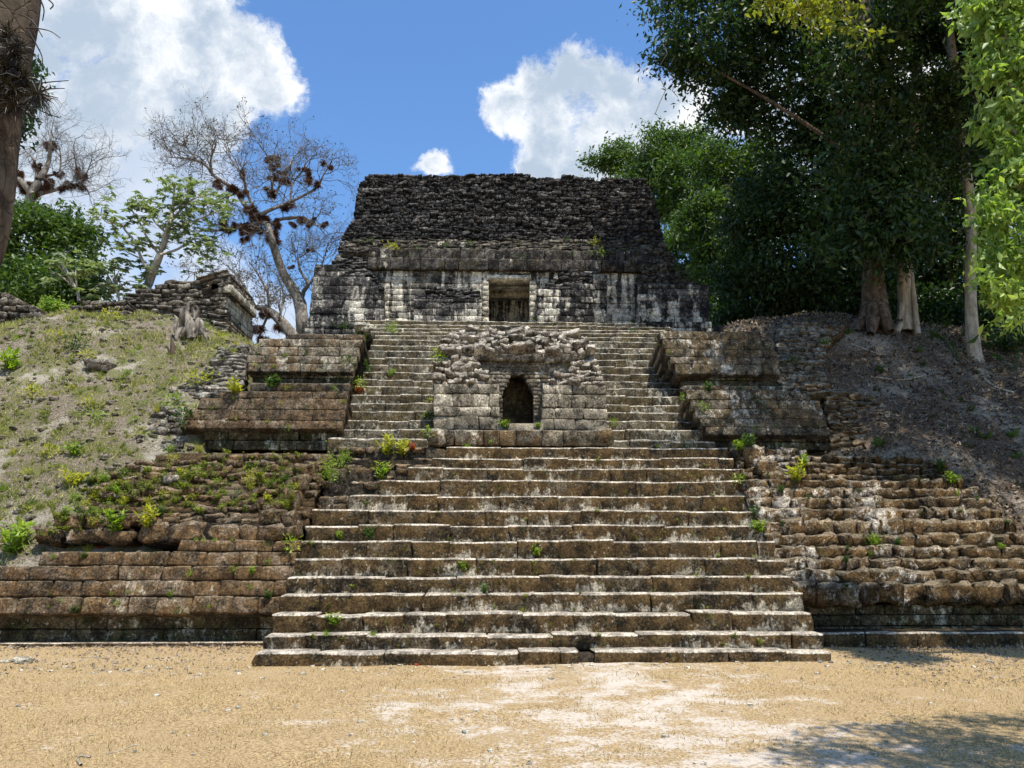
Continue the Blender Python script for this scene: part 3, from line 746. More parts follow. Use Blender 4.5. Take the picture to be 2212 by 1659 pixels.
# broken masonry mass between the right terraces and the shaded hill
rm = thing('ruined_wall', (8.3, 18.6, 4), 'eroded bulge of broken masonry right of the terraces, half buried in the shaded slope', 'ruin')
masonry(rm, Plane(1750, 960, 16.45, 0.9), [(1800, 962), (1900, 962), (1925, 900), (1880, 850), (1790, 845)], 0.13, (0.2, 0.5), M['brown_r'], 'rough', 'rubble_stone', thick=2, depth=.3, rough=.6, proud=.04, recess=.05, core_name='rubble_bed')
masonry(rm, Plane(1760, 850, 17.6, 0.85), [(1690, 850), (1800, 850), (1780, 790), (1790, 740), (1830, 705), (1720, 696), (1682, 712), (1680, 780)], 0.13, (0.2, 0.5), M['mid'], 'rough', 'stone', thick=2, depth=.3, rough=.6, proud=.04, recess=.05)
# tumbled masonry along the left hill's right border
lm = thing('ruined_wall', (-6.3, 17.6, 4.4), 'collapsed courses of loose grey slabs stepping up the right edge of the grassy mound', 'ruin')
masonry(lm, Plane(480, 850, 17.75, 0.9), [(395, 862), (500, 858), (528, 835), (535, 745), (480, 750), (455, 790), (400, 830)], 0.11, (0.25, 0.6), M['annex'], 'rough', 'stone', thick=1.5, depth=.35, rough=.8, proud=.08, recess=.08, core_mat='soil')
masonry(lm, Plane(370, 985, 16.1, 0.7), [(330, 986), (395, 986), (402, 930), (385, 885), (345, 880), (320, 920)], 0.16, (0.2, 0.5), M['annex'], 'rough', 'stone', thick=1.0, depth=.35, rough=.9, proud=.08, recess=.08, core_mat='soil', keep=.75)

# ------------------------------------------------------------------ arched shrine on the stair
sh = thing('shrine', (0.6, 16.0, zL[-1]), 'small ruined shrine with a pointed dark niche standing in the middle of the upper stair', 'shrine')
masonry(sh, Plane(1120, 957, 15.72), [(938, 962), (1312, 962), (1312, 929), (938, 929)], 0.3, (0.3, 0.8), M['mid'], 'block', 'bench_stone', rows=1, thick=1.4, depth=.5, core_name='bench_core')
items = []
for (px, py, w, h) in ((944, 946, .42, .38), (1304, 943, .42, .40)):
    mm = Matrix.Diagonal((w, .45, h)).to_4x4(); mm.translation = at(px, py, 15.85); items.append(mm)
emit(sh, 'round_stone', items, M['mid'], 'cobble')
pw = Plane(1120, 929, 16.05, 0.03)
masonry(sh, pw, [(937, 929), (1080, 929), (1077, 831), (937, 829)], 0.235, (0.28, 0.66), M['shrine'], 'block', 'wing_block', rows=4, thick=2.6, depth=.3, gap=.006, proud=.02, hvar=.4, rough=.16, core_name='wing_core', core_mat='mortar_pale')
masonry(sh, pw, [(1168, 929), (1313, 929), (1309, 832), (1172, 834)], 0.235, (0.28, 0.66), M['shrine'], 'block', 'wing_block', rows=4, thick=2.6, depth=.3, gap=.006, proud=.02, hvar=.4, rough=.16, core_name='wing_core', core_mat='mortar_pale')
# rear wall with the pointed opening
pbk = Plane(1120, 929, 16.56)
masonry(sh, pbk, [[(1040, 934), (1210, 934), (1225, 838), (1240, 815), (1238, 776), (1035, 776), (1020, 815), (1040, 840)],
                  [(1085, 926), (1153, 926), (1153, 852), (1128, 808), (1106, 808), (1085, 852)]], 0.085, (0.25, 0.5), M['niche'], 'block', 'niche_wall_block', thick=.6, depth=.3, gap=-.006, proud=.0, rough=.0, core_name='niche_wall_core', core_mat='mortar_pale')
masonry(sh, Plane(1120, 776, 16.50), [(1030, 781), (1238, 781), (1234, 752), (1034, 752)], 0.22, (0.2, 0.5), M['niche'], 'rough', 'lintel_block', rows=2, thick=.9, depth=.3, rough=.4, proud=.03, core_name='lintel_core')
# room behind the niche (five closed sides)
a0, a1 = at(1072, 929, 17.0), at(1166, 929, 17.0)
zt = at(1120, 792, 17.0).z
Vb, Fb = [], []
for bx in ((a0.x, a1.x, 18.3, 18.5, a0.z - .1, zt), (a0.x - .2, a0.x, 16.9, 18.5, a0.z - .1, zt), (a1.x, a1.x + .2, 16.9, 18.5, a0.z - .1, zt), (a0.x - .2, a1.x + .2, 16.9, 18.5, zt + .003, zt + .2), (a0.x, a1.x, 16.0, 18.5, a0.z - .3, a0.z)):
    v, f = box_vf(*bx); Fb += [tuple(q + len(Vb) for q in t) for t in f]; Vb += v
obj_local('niche_chamber', Vb, Fb, M['shrine'], sh)
V, F = box_vf(sx0 + .02, sx1 - .02, 17.45, 19.12, zt + .22, zU[7] - .02)
obj_local('shrine_core', V, F, M['mortar_pale'], sh)
V, F = box_vf(sx0 + .02, sx1 - .02, 18.52, 19.12, zL[-1], zt + .21)
obj_local('shrine_core', V, F, M['mortar_pale'], sh)
# rubble heap crowning it
ptop = Plane(1120, 752, 16.56, 1.25)
masonry(sh, ptop, [(950, 758), (1284, 758), (1279, 748), (1268, 733), (1240, 723), (1180, 718), (1120, 713), (1050, 715), (990, 721), (964, 733), (954, 748)], 0.15, (0.16, 0.42), M['rubble'], 'rough', 'rubble_stone',
        thick=.5, depth=.32, rough=1.0, proud=.14, recess=.06, core_name='rubble_bed', core_mat='mortar_pale')
for pol, nm in (([(937, 830), (1076, 830), (1060, 812), (1040, 800), (1030, 776), (1034, 752), (955, 750), (942, 790)], 'l'),
                ([(1172, 833), (1310, 832), (1290, 790), (1275, 752), (1236, 752), (1240, 776), (1238, 800), (1205, 805)], 'r')):
    masonry(sh, Plane(1120, 830, 16.12, 0.62), pol, 0.13, (0.14, 0.36), M['rubble'], 'rough', 'rubble_stone', thick=1.0, depth=.3, rough=.9, proud=.12, recess=.05, core_name='rubble_bed', core_mat='mortar_pale')

# ------------------------------------------------------------------ temple
tp = thing('temple', (XC, 23.3, 8.3), 'temple of black and white stained limestone with one doorway and a tall rubble roof comb', 'temple')
YT = 23.7
# base platform
masonry(tp, Plane(1100, 716, 22.75), [(656, 722), (800, 722), (800, 695), (664, 695)], 0.2, (0.4, 0.8), M['temple'], 'block', 'base_stone', thick=4, depth=.35, core_name='base_core', core_mat='mortar_pale')
masonry(tp, Plane(1100, 716, 22.75), [(1395, 722), (1544, 722), (1536, 695), (1395, 695)], 0.2, (0.4, 0.8), M['temple'], 'block', 'base_stone', thick=4, depth=.35, core_name='base_core', core_mat='mortar_pale')
zT = zU[-1]
# wings in front of the main wall
masonry(tp, Plane(750, 695, 23.1, 0.03), [(666, 696), (829, 696), (829, 626), (800, 606), (775, 600), (728, 588), (728, 571), (680, 571), (672, 640)], 0.235, (0.3, 0.62), M['temple'], 'block', 'wing_block',
        thick=2.2, depth=.3, gap=.002, proud=.02, rough=.12, hvar=.3, core_name='wing_core', core_mat='mortar_pale')
masonry(tp, Plane(1450, 696, 23.1, 0.03), [(1376, 697), (1533, 697), (1531, 614), (1378, 614)], 0.235, (0.3, 0.62), M['temple'], 'block', 'wing_block',
        thick=2.2, depth=.3, gap=.002, proud=.02, rough=.12, hvar=.3, core_name='wing_core', core_mat='mortar_pale')
# low blocks each side of the doorway
masonry(tp, Plane(970, 695, 23.2), [(894, 695), (1041, 695), (1041, 647), (894, 646)], 0.235, (0.3, 0.7), M['temple'], 'block', 'bench_block', thick=.6, depth=.3, gap=.01, core_name='bench_core', core_mat='mortar_pale')
masonry(tp, Plane(970, 646, 23.3, 0.35), [(904, 647), (1036, 647), (1038, 632), (1012, 622), (935, 623), (905, 638)], 0.12, (0.2, 0.4), M['black'], 'rough', 'loose_stone', thick=.4, depth=.3, rough=.8, proud=.05, core_name='loose_core')
masonry(tp, Plane(1235, 695, 23.15), [(1160, 695), (1312, 695), (1312, 600), (1300, 592), (1260, 614), (1205, 625), (1160, 626)], 0.22, (0.25, 0.55), M['temple'], 'block', 'bench_block', thick=.6, depth=.3, gap=.014, proud=.04, rough=.15, core_name='bench_core', core_mat='mortar_pale')
masonry(tp, Plane(1235, 625, 23.2, 0.25), [(1170, 627), (1262, 627), (1309, 606), (1309, 590), (1240, 585), (1200, 598)], 0.12, (0.16, 0.36), M['black'], 'rough', 'loose_stone', thick=.4, depth=.25, rough=.8, proud=.07, core_name='loose_core')
# main wall, doorway left open
masonry(tp, Plane(1100, 695, YT), [[(790, 700), (1420, 700), (1420, 578), (790, 578)], [(1055, 700.5), (1144, 700.5), (1144, 594), (1055, 594)]], 0.20, (0.35, 0.85), M['plaster'], 'block', 'wall_block',
        thick=.55, depth=.3, gap=.002, proud=.02, recess=.012, core_name='wall_core', core_mat=M['plaster'])
# door jambs
masonry(tp, Plane(1050, 695, YT - .04), [(1041, 697), (1056, 697), (1056, 606), (1043, 606)], 0.18, (0.3, 0.4), M['pale'], 'block', 'jamb_stone', thick=.5, depth=.34, gap=.008, proud=.02, core_name='jamb_core', core_mat='mortar_pale')
masonry(tp, Plane(1150, 695, YT - .04), [(1144, 697), (1158, 697), (1158, 606), (1144, 606)], 0.18, (0.3, 0.4), M['pale'], 'block', 'jamb_stone', thick=.5, depth=.34, gap=.008, proud=.02, core_name='jamb_core', core_mat='mortar_pale')
p0, p1 = at(1052, 603, YT - .08), at(1147, 594.5, YT - .08)
V, F = box_vf(p0.x, p1.x, YT - .08, YT + .6, p0.z, p1.z)
obj_local('door_lintel', V, F, M['pale'], tp)
# room inside
dl, dr = at(1040, 700, YT), at(1160, 700, YT)
zd = at(1100, 594, YT).z
Vb, Fb = [], []
yb = YT + 1.9
for bx in ((dl.x - 1.2, dr.x + 1.2, yb, yb + .3, zT - .1, zd + .8), (dl.x - 1.5, dl.x - 1.2, YT + .55, yb + .3, zT - .1, zd + .8), (dr.x + 1.2, dr.x + 1.5, YT + .55, yb + .3, zT - .1, zd + .8), (dl.x - 1.5, dr.x + 1.5, YT - .6, yb + .3, zT - .4, zT - .004)):
    v, f = box_vf(*bx); Fb += [tuple(q + len(Vb) for q in t) for t in f]; Vb += v
obj_local('inner_room', Vb, Fb, M['plaster'], tp)
# vault courses stepping inwards over the room: their undersides show through the doorway
for q in range(4):
    v, f = box_vf(dl.x - 1.2, dr.x + 1.2, YT + .55 + .0 + q * .0, yb, zd + q * .16 + .0, zd + q * .16 + .155)
    if q == 0:
        v, f = box_vf(dl.x - 1.2, dr.x + 1.2, YT + 1.45, yb, zd - .25, zd - .06)
    elif q == 1:
        v, f = box_vf(dl.x - 1.2, dr.x + 1.2, YT + 1.1, yb, zd - .057, zd + .10)
    elif q == 2:
        v, f = box_vf(dl.x - 1.2, dr.x + 1.2, YT + .85, yb, zd + .103, zd + .26)
    else:
        v, f = box_vf(dl.x - 1.2, dr.x + 1.2, YT + .55, yb, zd + .263, zd + .5)
    obj_local('vault_course', v, f, M['pale'], tp)
# cornice band
masonry(tp, Plane(1100, 579, YT - .16), [(793, 580), (1400, 580), (1400, 563), (793, 563)], 0.2, (0.3, 0.6), M['cornice'], 'block', 'cornice_block', rows=1, thick=1.2, depth=.4, gap=.01, proud=.04, rough=.1, core_name='cornice_core')
masonry(tp, Plane(1100, 563, YT - .08, .12), [(796, 563), (1400, 563), (1406, 543), (796, 543)], 0.22, (0.25, 0.6), M['cornice'], 'block', 'cornice_block', rows=1, thick=1.2, depth=.4, gap=.012, proud=.06, rough=.25, core_name='cornice_core')
masonry(tp, Plane(1100, 543, YT + .1, .6), [(740, 545), (1436, 545), (1434, 519), (744, 519)], 0.12, (0.2, 0.5), M['cornice'], 'rough', 'ledge_stone', thick=1.2, depth=.35, gap=.0, proud=.06, rough=.5, core_name='ledge_core')
# sloping rubble where the outer cornices have fallen
masonry(tp, Plane(760, 600, YT - .35, .55), [(728, 590), (726, 572), (718, 575), (742, 520), (795, 540), (793, 580), (812, 600), (830, 627), (790, 612)], 0.10, (0.2, 0.5), M['black'], 'rough', 'fallen_stone', thick=1.4, depth=.35, rough=.7, proud=.06, core_name='fallen_core')
masonry(tp, Plane(1450, 614, YT - .40, .35), [(1376, 615), (1508, 615), (1478, 580), (1448, 545), (1434, 519), (1402, 530), (1398, 580), (1380, 600)], 0.12, (0.16, 0.4), M['cornice'], 'rough', 'fallen_stone', thick=1.4, depth=.3, rough=.6, proud=.05, core_name='fallen_core')
# roof comb
comb = [(738, 520), (1434, 520), (1430, 500), (1420, 455), (1411, 425), (1402, 405), (1396, 388), (1380, 384), (1340, 386), (1290, 389), (1255, 384), (1230, 379), (1190, 384), (1150, 380), (1090, 376),
        (1050, 378), (1010, 377), (960, 382), (930, 379), (880, 376), (830, 378), (806, 375), (790, 383), (780, 400), (774, 421), (768, 450), (764, 476), (750, 492), (742, 505)]
masonry(tp, Plane(1100, 519, YT + .75, .10), comb, 0.112, (0.14, 0.36), M['black'], 'rough', 'comb_stone', thick=1.3, depth=.34, rough=.62, proud=.08, gap=.0, recess=.10, hvar=.3, core_name='comb_core', limit=300)
# solid body of the pyramid under the temple
V, F = box_vf(-6.0, 7.8, 22.6, 27.0, 0, zT - .5)
obj_local('pyramid_core', V, F, M['mortar'], tp)
V, F = box_vf(-5.6, 7.3, 22.9, 27.0, 6.0, zT - .02)
obj_local('temple_floor', V, F, M['mortar_pale'], tp)

# ------------------------------------------------------------------ ruined building on the left mound
an = thing('ruined_building', (-9, 22, 7.3), 'ruined grey building on top of the grassy mound with a pale dressed side wall', 'ruin')
masonry(an, Plane(400, 690, 22.0), [(255, 720), (300, 720), (492, 760), (487, 615), (500, 592), (452, 590), (440, 600), (395, 603), (341, 612), (330, 625), (273, 630), (262, 655)], 0.13, (0.25, 0.6), M['annex'], 'rough', 'stone',
        thick=2.3, depth=.35, rough=.5, proud=.07, gap=.0, recess=.06)
ps = Plane(490, 640, 22.0, 0.0, U=(0, 1, 0))
masonry(an, ps, [(490, 770), (546, 790), (546, 672), (490, 634)], 0.22, (0.3, 0.6), M['pale'], 'block', 'dressed_block', thick=.5, depth=.3, gap=.012, proud=.015, core_name='side_core', core_mat='mortar_pale')
zc = at(490, 634, 22.0).z
pc = Plane(490, 634, 22.0, 0.0, U=(0, 1, 0)); pc.O = pc.O + Vector((.16, 0, 0))
masonry(an, pc, [(-.1, 0), (2.55, 0), (2.55, .26), (-.1, .26)], 0.2, (0.4, 0.8), M['pale'], 'block', 'cornice_block', rows=1, thick=.6, depth=.4, uvpoly=True, core_name='cornice_core', core_mat='mortar_pale')
pc2 = Plane(490, 634, 22.0, 0.35, U=(0, 1, 0)); pc2.O = pc2.O + Vector((.10, 0, .26))
masonry(an, pc2, [(-.1, 0), (2.5, 0), (2.4, .3), (2.2, .42), (-.1, .5)], 0.14, (0.25, 0.6), M['annex'], 'rough', 'fallen_stone', thick=.8, depth=.4, rough=.5, uvpoly=True, core_name='fallen_core')
bw = thing('ruined_wall', tuple(at(190, 690, 21.2)), 'low broken grey wall running along the crest of the grassy mound, left of the ruined building', 'ruin')
masonry(bw, Plane(190, 690, 21.2), [(100, 720), (290, 720), (275, 655), (220, 650), (170, 655), (150, 668), (118, 680)], 0.12, (0.25, 0.6), M['annex'], 'rough', 'stone', thick=1.0, depth=.35, rough=.6, proud=.07)
bw = thing('ruined_wall', tuple(at(40, 700, 20.6)), 'grey block wall at the left edge of the picture behind the mound', 'ruin')
masonry(bw, Plane(40, 700, 20.6), [(-150, 735), (85, 735), (88, 680), (70, 662), (30, 648), (14, 636), (-150, 630)], 0.2, (0.25, 0.55), M['annex'], 'rough', 'stone', thick=1.0, depth=.35, rough=.4, proud=.05)

bpy.context.view_layer.update()
DG = bpy.context.evaluated_depsgraph_get()
def hit(px, py):
    d = ray(px, py).normalized()
    ok, loc, nrm, idx, ob, mx = scene.ray_cast(DG, CAM, d)
    return (loc, nrm) if ok else (None, None)

# ------------------------------------------------------------------ tubes and leaves
def tube_vf(pts, rads, sides=7, jit=0.0):
    pts = [Vector(p) for p in pts]; V, F = [], []
    up = Vector((0.13, 0.31, 0.94))
    for i, p in enumerate(pts):
        t = (pts[min(i + 1, len(pts) - 1)] - pts[max(i - 1, 0)])
        t = t.normalized() if t.length > 1e-6 else Vector((0, 0, 1))
        a = t.cross(up if abs(t.dot(up)) < .95 else Vector((1, 0, 0))).normalized(); b = t.cross(a)
        for s in range(sides):
            an_ = 2 * math.pi * s / sides
            rr = rads[i] * (1 + jit * mnoise.noise(Vector((s * 1.7, p.z * .9, p.x))))
            V.append(tuple(p + (a * math.cos(an_) + b * math.sin(an_)) * rr))
    for i in range(len(pts) - 1):
        for s in range(sides):
            q = (s + 1) % sides
            F.append((i * sides + s, i * sides + q, (i + 1) * sides + q, (i + 1) * sides + s))
    return V, F
class Acc:
    def __init__(self): self.V, self.F, self.n = [], [], 0
    def add(self, V, F):
        if not len(V): return
        self.V.append(np.asarray(V, float)); self.F.append(np.asarray(F, int) + self.n); self.n += len(V)
    def build(self, name, mat, parent=None, smooth=False, **kw):
        if not self.V: return None
        o = obj_local(name, np.vstack(self.V), np.vstack(self.F), mat, parent, smooth)
        return tag(o, **kw) if kw else o
def smooth_path(pts, n=4):
    """Catmull-Rom through (x,y,z,r)"""
    P = [np.array(p, float) for p in pts]; out = []
    P = [2 * P[0] - P[1]] + P + [2 * P[-1] - P[-2]]
    for i in range(1, len(P) - 2):
        for k in range(n):
            t = k / n
            out.append(.5 * ((2 * P[i]) + (-P[i - 1] + P[i + 1]) * t + (2 * P[i - 1] - 5 * P[i] + 4 * P[i + 1] - P[i + 2]) * t * t + (-P[i - 1] + 3 * P[i] - 3 * P[i + 1] + P[i + 2]) * t ** 3))
    out.append(P[-2]); return out
def branch(acc, pts, sides=7, n=4, jit=0.15):
    s = smooth_path(pts, n)
    V, F = tube_vf([p[:3] for p in s], [max(p[3], .003) for p in s], sides, jit)
    acc.add(V, F); return s
def unit(n):
    v = RNG.normal(size=(n, 3)); return v / np.linalg.norm(v, axis=1)[:, None]
def leaves(C, size, elong=2.2, droop=0.5, var=0.35, axis=None, flat=0.0, fold=0.25):
    """one folded leaf (2 quads sharing the midrib) per centre"""
    n = len(C); a = unit(n) if axis is None else axis
    a[:, 2] -= droop; a /= np.linalg.norm(a, axis=1)[:, None]
    r = unit(n); r[:, 2] += flat * 3
    b = np.cross(a, r); b /= np.linalg.norm(b, axis=1)[:, None] + 1e-9
    nn = np.cross(a, b)
    s = size * (1 + var * (RNG.random(n) * 2 - 1)); s = s[:, None]
    w = s / elong
    V = np.empty((n, 6, 3))
    V[:, 0] = C; V[:, 1] = C + a * s * .45 + b * w * .5 + nn * w * fold; V[:, 2] = C + a * s - nn * s * .12
    V[:, 3] = C + a * s * .45 - b * w * .5 + nn * w * fold; V[:, 4] = C + a * s * .45
    V[:, 5] = V[:, 4]
    base = np.arange(n)[:, None] * 5
    Vv = V[:, :5].reshape(-1, 3)
    F = np.vstack([base + [0, 4, 2, 1], base + [0, 3, 2, 4]])
    return Vv, F
def clumps(ells, nsub, nleaf, sub_r, shell=0.55, squash=.6):
    """ells: (px,py,Y,rx,rz,ry) centres in the view, radii in metres"""
    out = []
    tot = sum(e[3] * e[4] for e in ells)
    for e in ells:
        c = np.array(at(*e[:3])); rad = np.array([e[3], e[5], e[4]])
        k = max(2, int(nsub * e[3] * e[4] / tot))
        d = unit(k) * (shell + (1 - shell) * RNG.random(k)[:, None] ** .6)
        sc = c + d * rad
        r = sub_r * (.6 + .8 * RNG.random(k))
        m = RNG.poisson(nleaf, k)
        cc = np.repeat(sc, m, 0); rr = np.repeat(r, m)[:, None]
        out.append(cc + RNG.normal(size=cc.shape) * rr * np.array([.6, .6, .6 * squash]))
    return np.vstack(out)
def base_z(x, y):
    if x < -4: return float(hill_left(np.array(x), np.array(y)))
    if x > 6: return float(hill_right(np.array(x), np.array(y)))
    return 6.0

def tree(name, label, group, base, trunk, limbs, ells, nsub, nleaf, sub_r, leaf, mat, bark, elong=2.2, droop=.5, sides=9, auto_limbs=6, squash=.6, cat='tree', shell=.55):
    """base/trunk in world (x,y,z,r)"""
    t = thing(name, base, label, cat, group)
    ac = Acc()
    path = branch(ac, trunk, sides, 5, .12)
    for l in limbs: branch(ac, l, 6, 4, .1)
    C = clumps(ells, nsub, nleaf, sub_r, shell, squash)
    # limbs running from the trunk into the crown masses
    for e in ells[:auto_limbs]:
        c = np.array(at(*e[:3]))
        j = path[min(len(path) - 1, int(len(path) * random.uniform(.45, .85)))]
        mid = (j[:3] + c) / 2 + np.array([0, 0, .3 * e[4]])
        branch(ac, [tuple(j[:3]) + (j[3] * .36,), tuple(mid) + (j[3] * .20,), tuple(c) + (.03,)], 6, 4, .1)
    ac.build('trunk', bark, t, True)
    V, F = leaves(C, leaf, elong, droop, .6)
    o = obj_local('crown', V, F, mat, t)
    return t

def surf(fn, x, y, d=0.02):
    z = fn(x, y); gx_ = (fn(x + d, y) - z) / d; gy_ = (fn(x, y + d) - z) / d
    n = np.stack([-gx_, -gy_, np.ones_like(z)], -1)
    return z, n / np.linalg.norm(n, axis=-1)[..., None]

# fractal offset used on the hill grids, looked up from the built mesh by ray casting instead of recomputing
def ray_down(x, y, z0=30.0):
    ok, loc, nrm, idx, ob, mx = scene.ray_cast(DG, Vector((x, y, z0)), Vector((0, 0, -1)))
    return (loc, nrm, ob) if ok else (None, None, None)

def blades(P, h, w, lean=0.5):
    n = len(P)
    a = RNG.random(n) * 2 * np.pi
    side = np.stack([np.cos(a), np.sin(a), np.zeros(n)], 1)
    tip = np.stack([RNG.normal(size=n) * lean, RNG.normal(size=n) * lean, np.ones(n)], 1)
    tip /= np.linalg.norm(tip, axis=1)[:, None]
    hh = (h * (.5 + RNG.random(n)))[:, None]; ww = w * (.6 + .8 * RNG.random(n))[:, None]
    V = np.empty((n, 3, 3)); V[:, 0] = P - side * ww / 2; V[:, 1] = P + side * ww / 2; V[:, 2] = P + tip * hh
    F = np.arange(n * 3).reshape(n, 3)
    return V.reshape(-1, 3), F

# ------------------------------------------------------------------ dry lawn blades in front of the stair
n = 150000
xs = RNG.uniform(-7.5, 8.5, n); ys = 4.6 + 6.6 * RNG.random(n) ** 1.15
ys2 = RNG.uniform(10.9, 12.9, 14000); xs2 = np.where(RNG.random(14000) < .5, RNG.uniform(-9.5, -3.3, 14000), RNG.uniform(5.1, 10, 14000))
xs = np.concatenate([xs, xs2]); ys = np.concatenate([ys, ys2])
cx = -0.10 * ys + 2.35
pr_ = np.exp(-((xs - cx) / 1.5) ** 2)
pn = fbm(np.round(xs * 6) / 6, np.round(ys * 6) / 6, 1.4, 3) if False else np.array([mnoise.fractal(Vector((x * 1.7, y * 1.7, 9.3)), 0.9, 2.1, 4) for x, y in zip(xs, ys)])
keep = (pn - pr_ * .55) > -.30
P = np.stack([xs[keep], ys[keep], np.full(keep.sum(), -0.012)], 1)
gz = 0.03 * np.array([mnoise.fractal(Vector((x * .5, y * .5, 1.7)), 0.9, 2.1, 3) for x, y in P[:, :2]])
P[:, 2] += gz
V, F = blades(P, 0.040, 0.009, 1.1)
tag(obj_local('grass', V, F, M['straw']), 'cropped sun dried straw coloured grass on the lawn', 'grass', kind='stuff')

# ------------------------------------------------------------------ grass and stones on the left mound
def hill_pts(n, x0, x1, y0, y1, want, dens=None):
    out, nrm = [], []
    for k in range(n):
        x, y = random.uniform(x0, x1), random.uniform(y0, y1)
        if dens and random.random() > dens(x, y): continue
        l, nn_, ob = ray_down(x, y)
        if l is None or not ob.name.startswith(want): continue
        out.append(tuple(l)); nrm.append(tuple(nn_))
    return np.array(out), np.array(nrm)
def dgrass(x, y):
    v = mnoise.fractal(Vector((x * .9, y * .9, 4.2)), 0.8, 2.1, 4)
    return max(0.02, min(1, (v + .12) * 1.8)) * (1.0 if y > 17 else .6)
HP, HN = hill_pts(17000, -16, -5.0, 13.5, 22, 'hill', dgrass)
rep = 6
C = np.repeat(HP, rep, 0) + RNG.normal(size=(len(HP) * rep, 3)) * np.array([.06, .06, .015])
V, F = blades(C, 0.11, 0.020, 0.6)
tag(obj_local('grass', V, F, M['grass']), 'short yellow green grass covering the sunny mound', 'grass', kind='stuff')
HS, _ = hill_pts(2600, -16, -5.0, 13.5, 21.5, 'hill')
VV, FF, nn0 = [], [], 0
for p in HS:
    me_, V_, F_ = LIB['rough'][random.randrange(10)]
    s = .02 + .10 * random.random() ** 4
    A = np.array((Matrix.Rotation(random.uniform(0, 6), 3, 'Z') @ Matrix.Rotation(random.uniform(-.5, .5), 3, 'X') @ Matrix.Diagonal((s * 1.5, s * 1.2, s * .8))))
    VV.append(V_ @ A.T + np.array(p)); FF.append(F_ + nn0); nn0 += len(V_)
tag(obj_local('pebbles', np.vstack(VV), np.vstack(FF), M['rubble'], None), 'loose pale limestone pebbles scattered over the grassy mound', 'pebbles', kind='stuff')

# ------------------------------------------------------------------ leaf litter on the right hill
LP, LN = hill_pts(19000, 6.0, 17, 13.9, 24, 'hill.001')
C = np.repeat(LP, 2, 0) + RNG.normal(size=(len(LP) * 2, 3)) * np.array([.05, .05, .012]) + np.array([0, 0, .012])
ax = unit(len(C)); ax[:, 2] *= .35
V, F = leaves(C, 0.095, 2.0, 0.0, .5, ax, 1.0, .5)
tag(obj_local('leaf_litter', V, F, M['litter']), 'brown and grey fallen leaves covering the shaded slope', 'leaf litter', kind='stuff')
# few fallen leaves on the lawn's edges
n = 3600
xs = np.concatenate([RNG.uniform(-9.5, -3.3, n // 2), RNG.uniform(5.0, 9.6, n // 2)]); ys = np.concatenate([12.9 - 2.6 * RNG.random(n // 2) ** 2.2, 12.3 - 3.2 * RNG.random(n // 2) ** 2.2])
C = np.stack([xs, ys, np.full(n, .015)], 1); ax = unit(n); ax[:, 2] *= .2
V, F = leaves(C, 0.042, 1.8, 0, .5, ax, 1.0, .5)
tag(obj_local('leaf_litter', V, F, M['litter']), 'scattered dry fallen leaves along the edge of the lawn', 'leaf litter', kind='stuff')

VV, FF, nn0 = [], [], 0
for k in range(900):
    near_ = random.random() < .45
    x, y = random.uniform(-7, 8), (random.uniform(10.3, 10.95) if near_ else random.uniform(5.5, 12.5))
    if -3.2 < x < 5 and y > 10.95: continue
    l, n_, ob_ = ray_down(x, y)
    if l is None or not ob_.name.startswith('ground'): continue
    V_, F_ = LIB['rough'][random.randrange(10)][1:]
    sz = .008 + .035 * random.random() ** 5
    A = np.array((Matrix.Rotation(random.uniform(0, 6), 3, 'Z') @ Matrix.Diagonal((sz * 1.5, sz * 1.2, sz * .7))))
    VV.append(V_ @ A.T + np.array(l) + np.array([0, 0, sz * .2])); FF.append(F_ + nn0); nn0 += len(V_)
tag(obj_local('pebbles', np.vstack(VV), np.vstack(FF), M['pale'], None), 'small pale pebbles and chips scattered over the lawn and along the lowest step', 'pebbles', kind='stuff')

# ------------------------------------------------------------------ forest on the right
def wpt(px, py, Y, r): return tuple(at(px, py, Y)) + (r,)
def el(px, py, Y, rx, rz, ry=None): return (px, py, Y, rx, rz, ry or rx * .8)
_at = at
def at(px, py=None, Y=None):
    if isinstance(px, tuple): return Vector(px)
    return _at(px, py, Y)
def clumps(ells, nsub, nleaf, sub_r, shell=0.55, squash=.6):
    out = []; tot = sum(e[3] * e[4] for e in ells)
    for e in ells:
        c = np.array(at(e[0], e[1], e[2])); rad = np.array([e[3], e[5], e[4]])
        k = max(2, int(nsub * e[3] * e[4] / tot))
        d = unit(k) * (shell + (1 - shell) * RNG.random(k)[:, None] ** .6)
        sc = c + d * rad; r = sub_r * (.6 + .8 * RNG.random(k)); m = RNG.poisson(nleaf, k)
        cc = np.repeat(sc, m, 0); rr = np.repeat(r, m)[:, None]
        out.append(cc + RNG.normal(size=cc.shape) * rr * np.array([.6, .6, .6 * squash]))
    return np.vstack(out)
def gy_(px, py, d):
    l = hit(px, py)[0]
    return l.y if l is not None else d
YA, YB, YC = gy_(1890, 712, 22), gy_(1958, 716, 21.3), gy_(2105, 770, 18.5)
FG = 'forest trees on the shaded slope right of the temple'
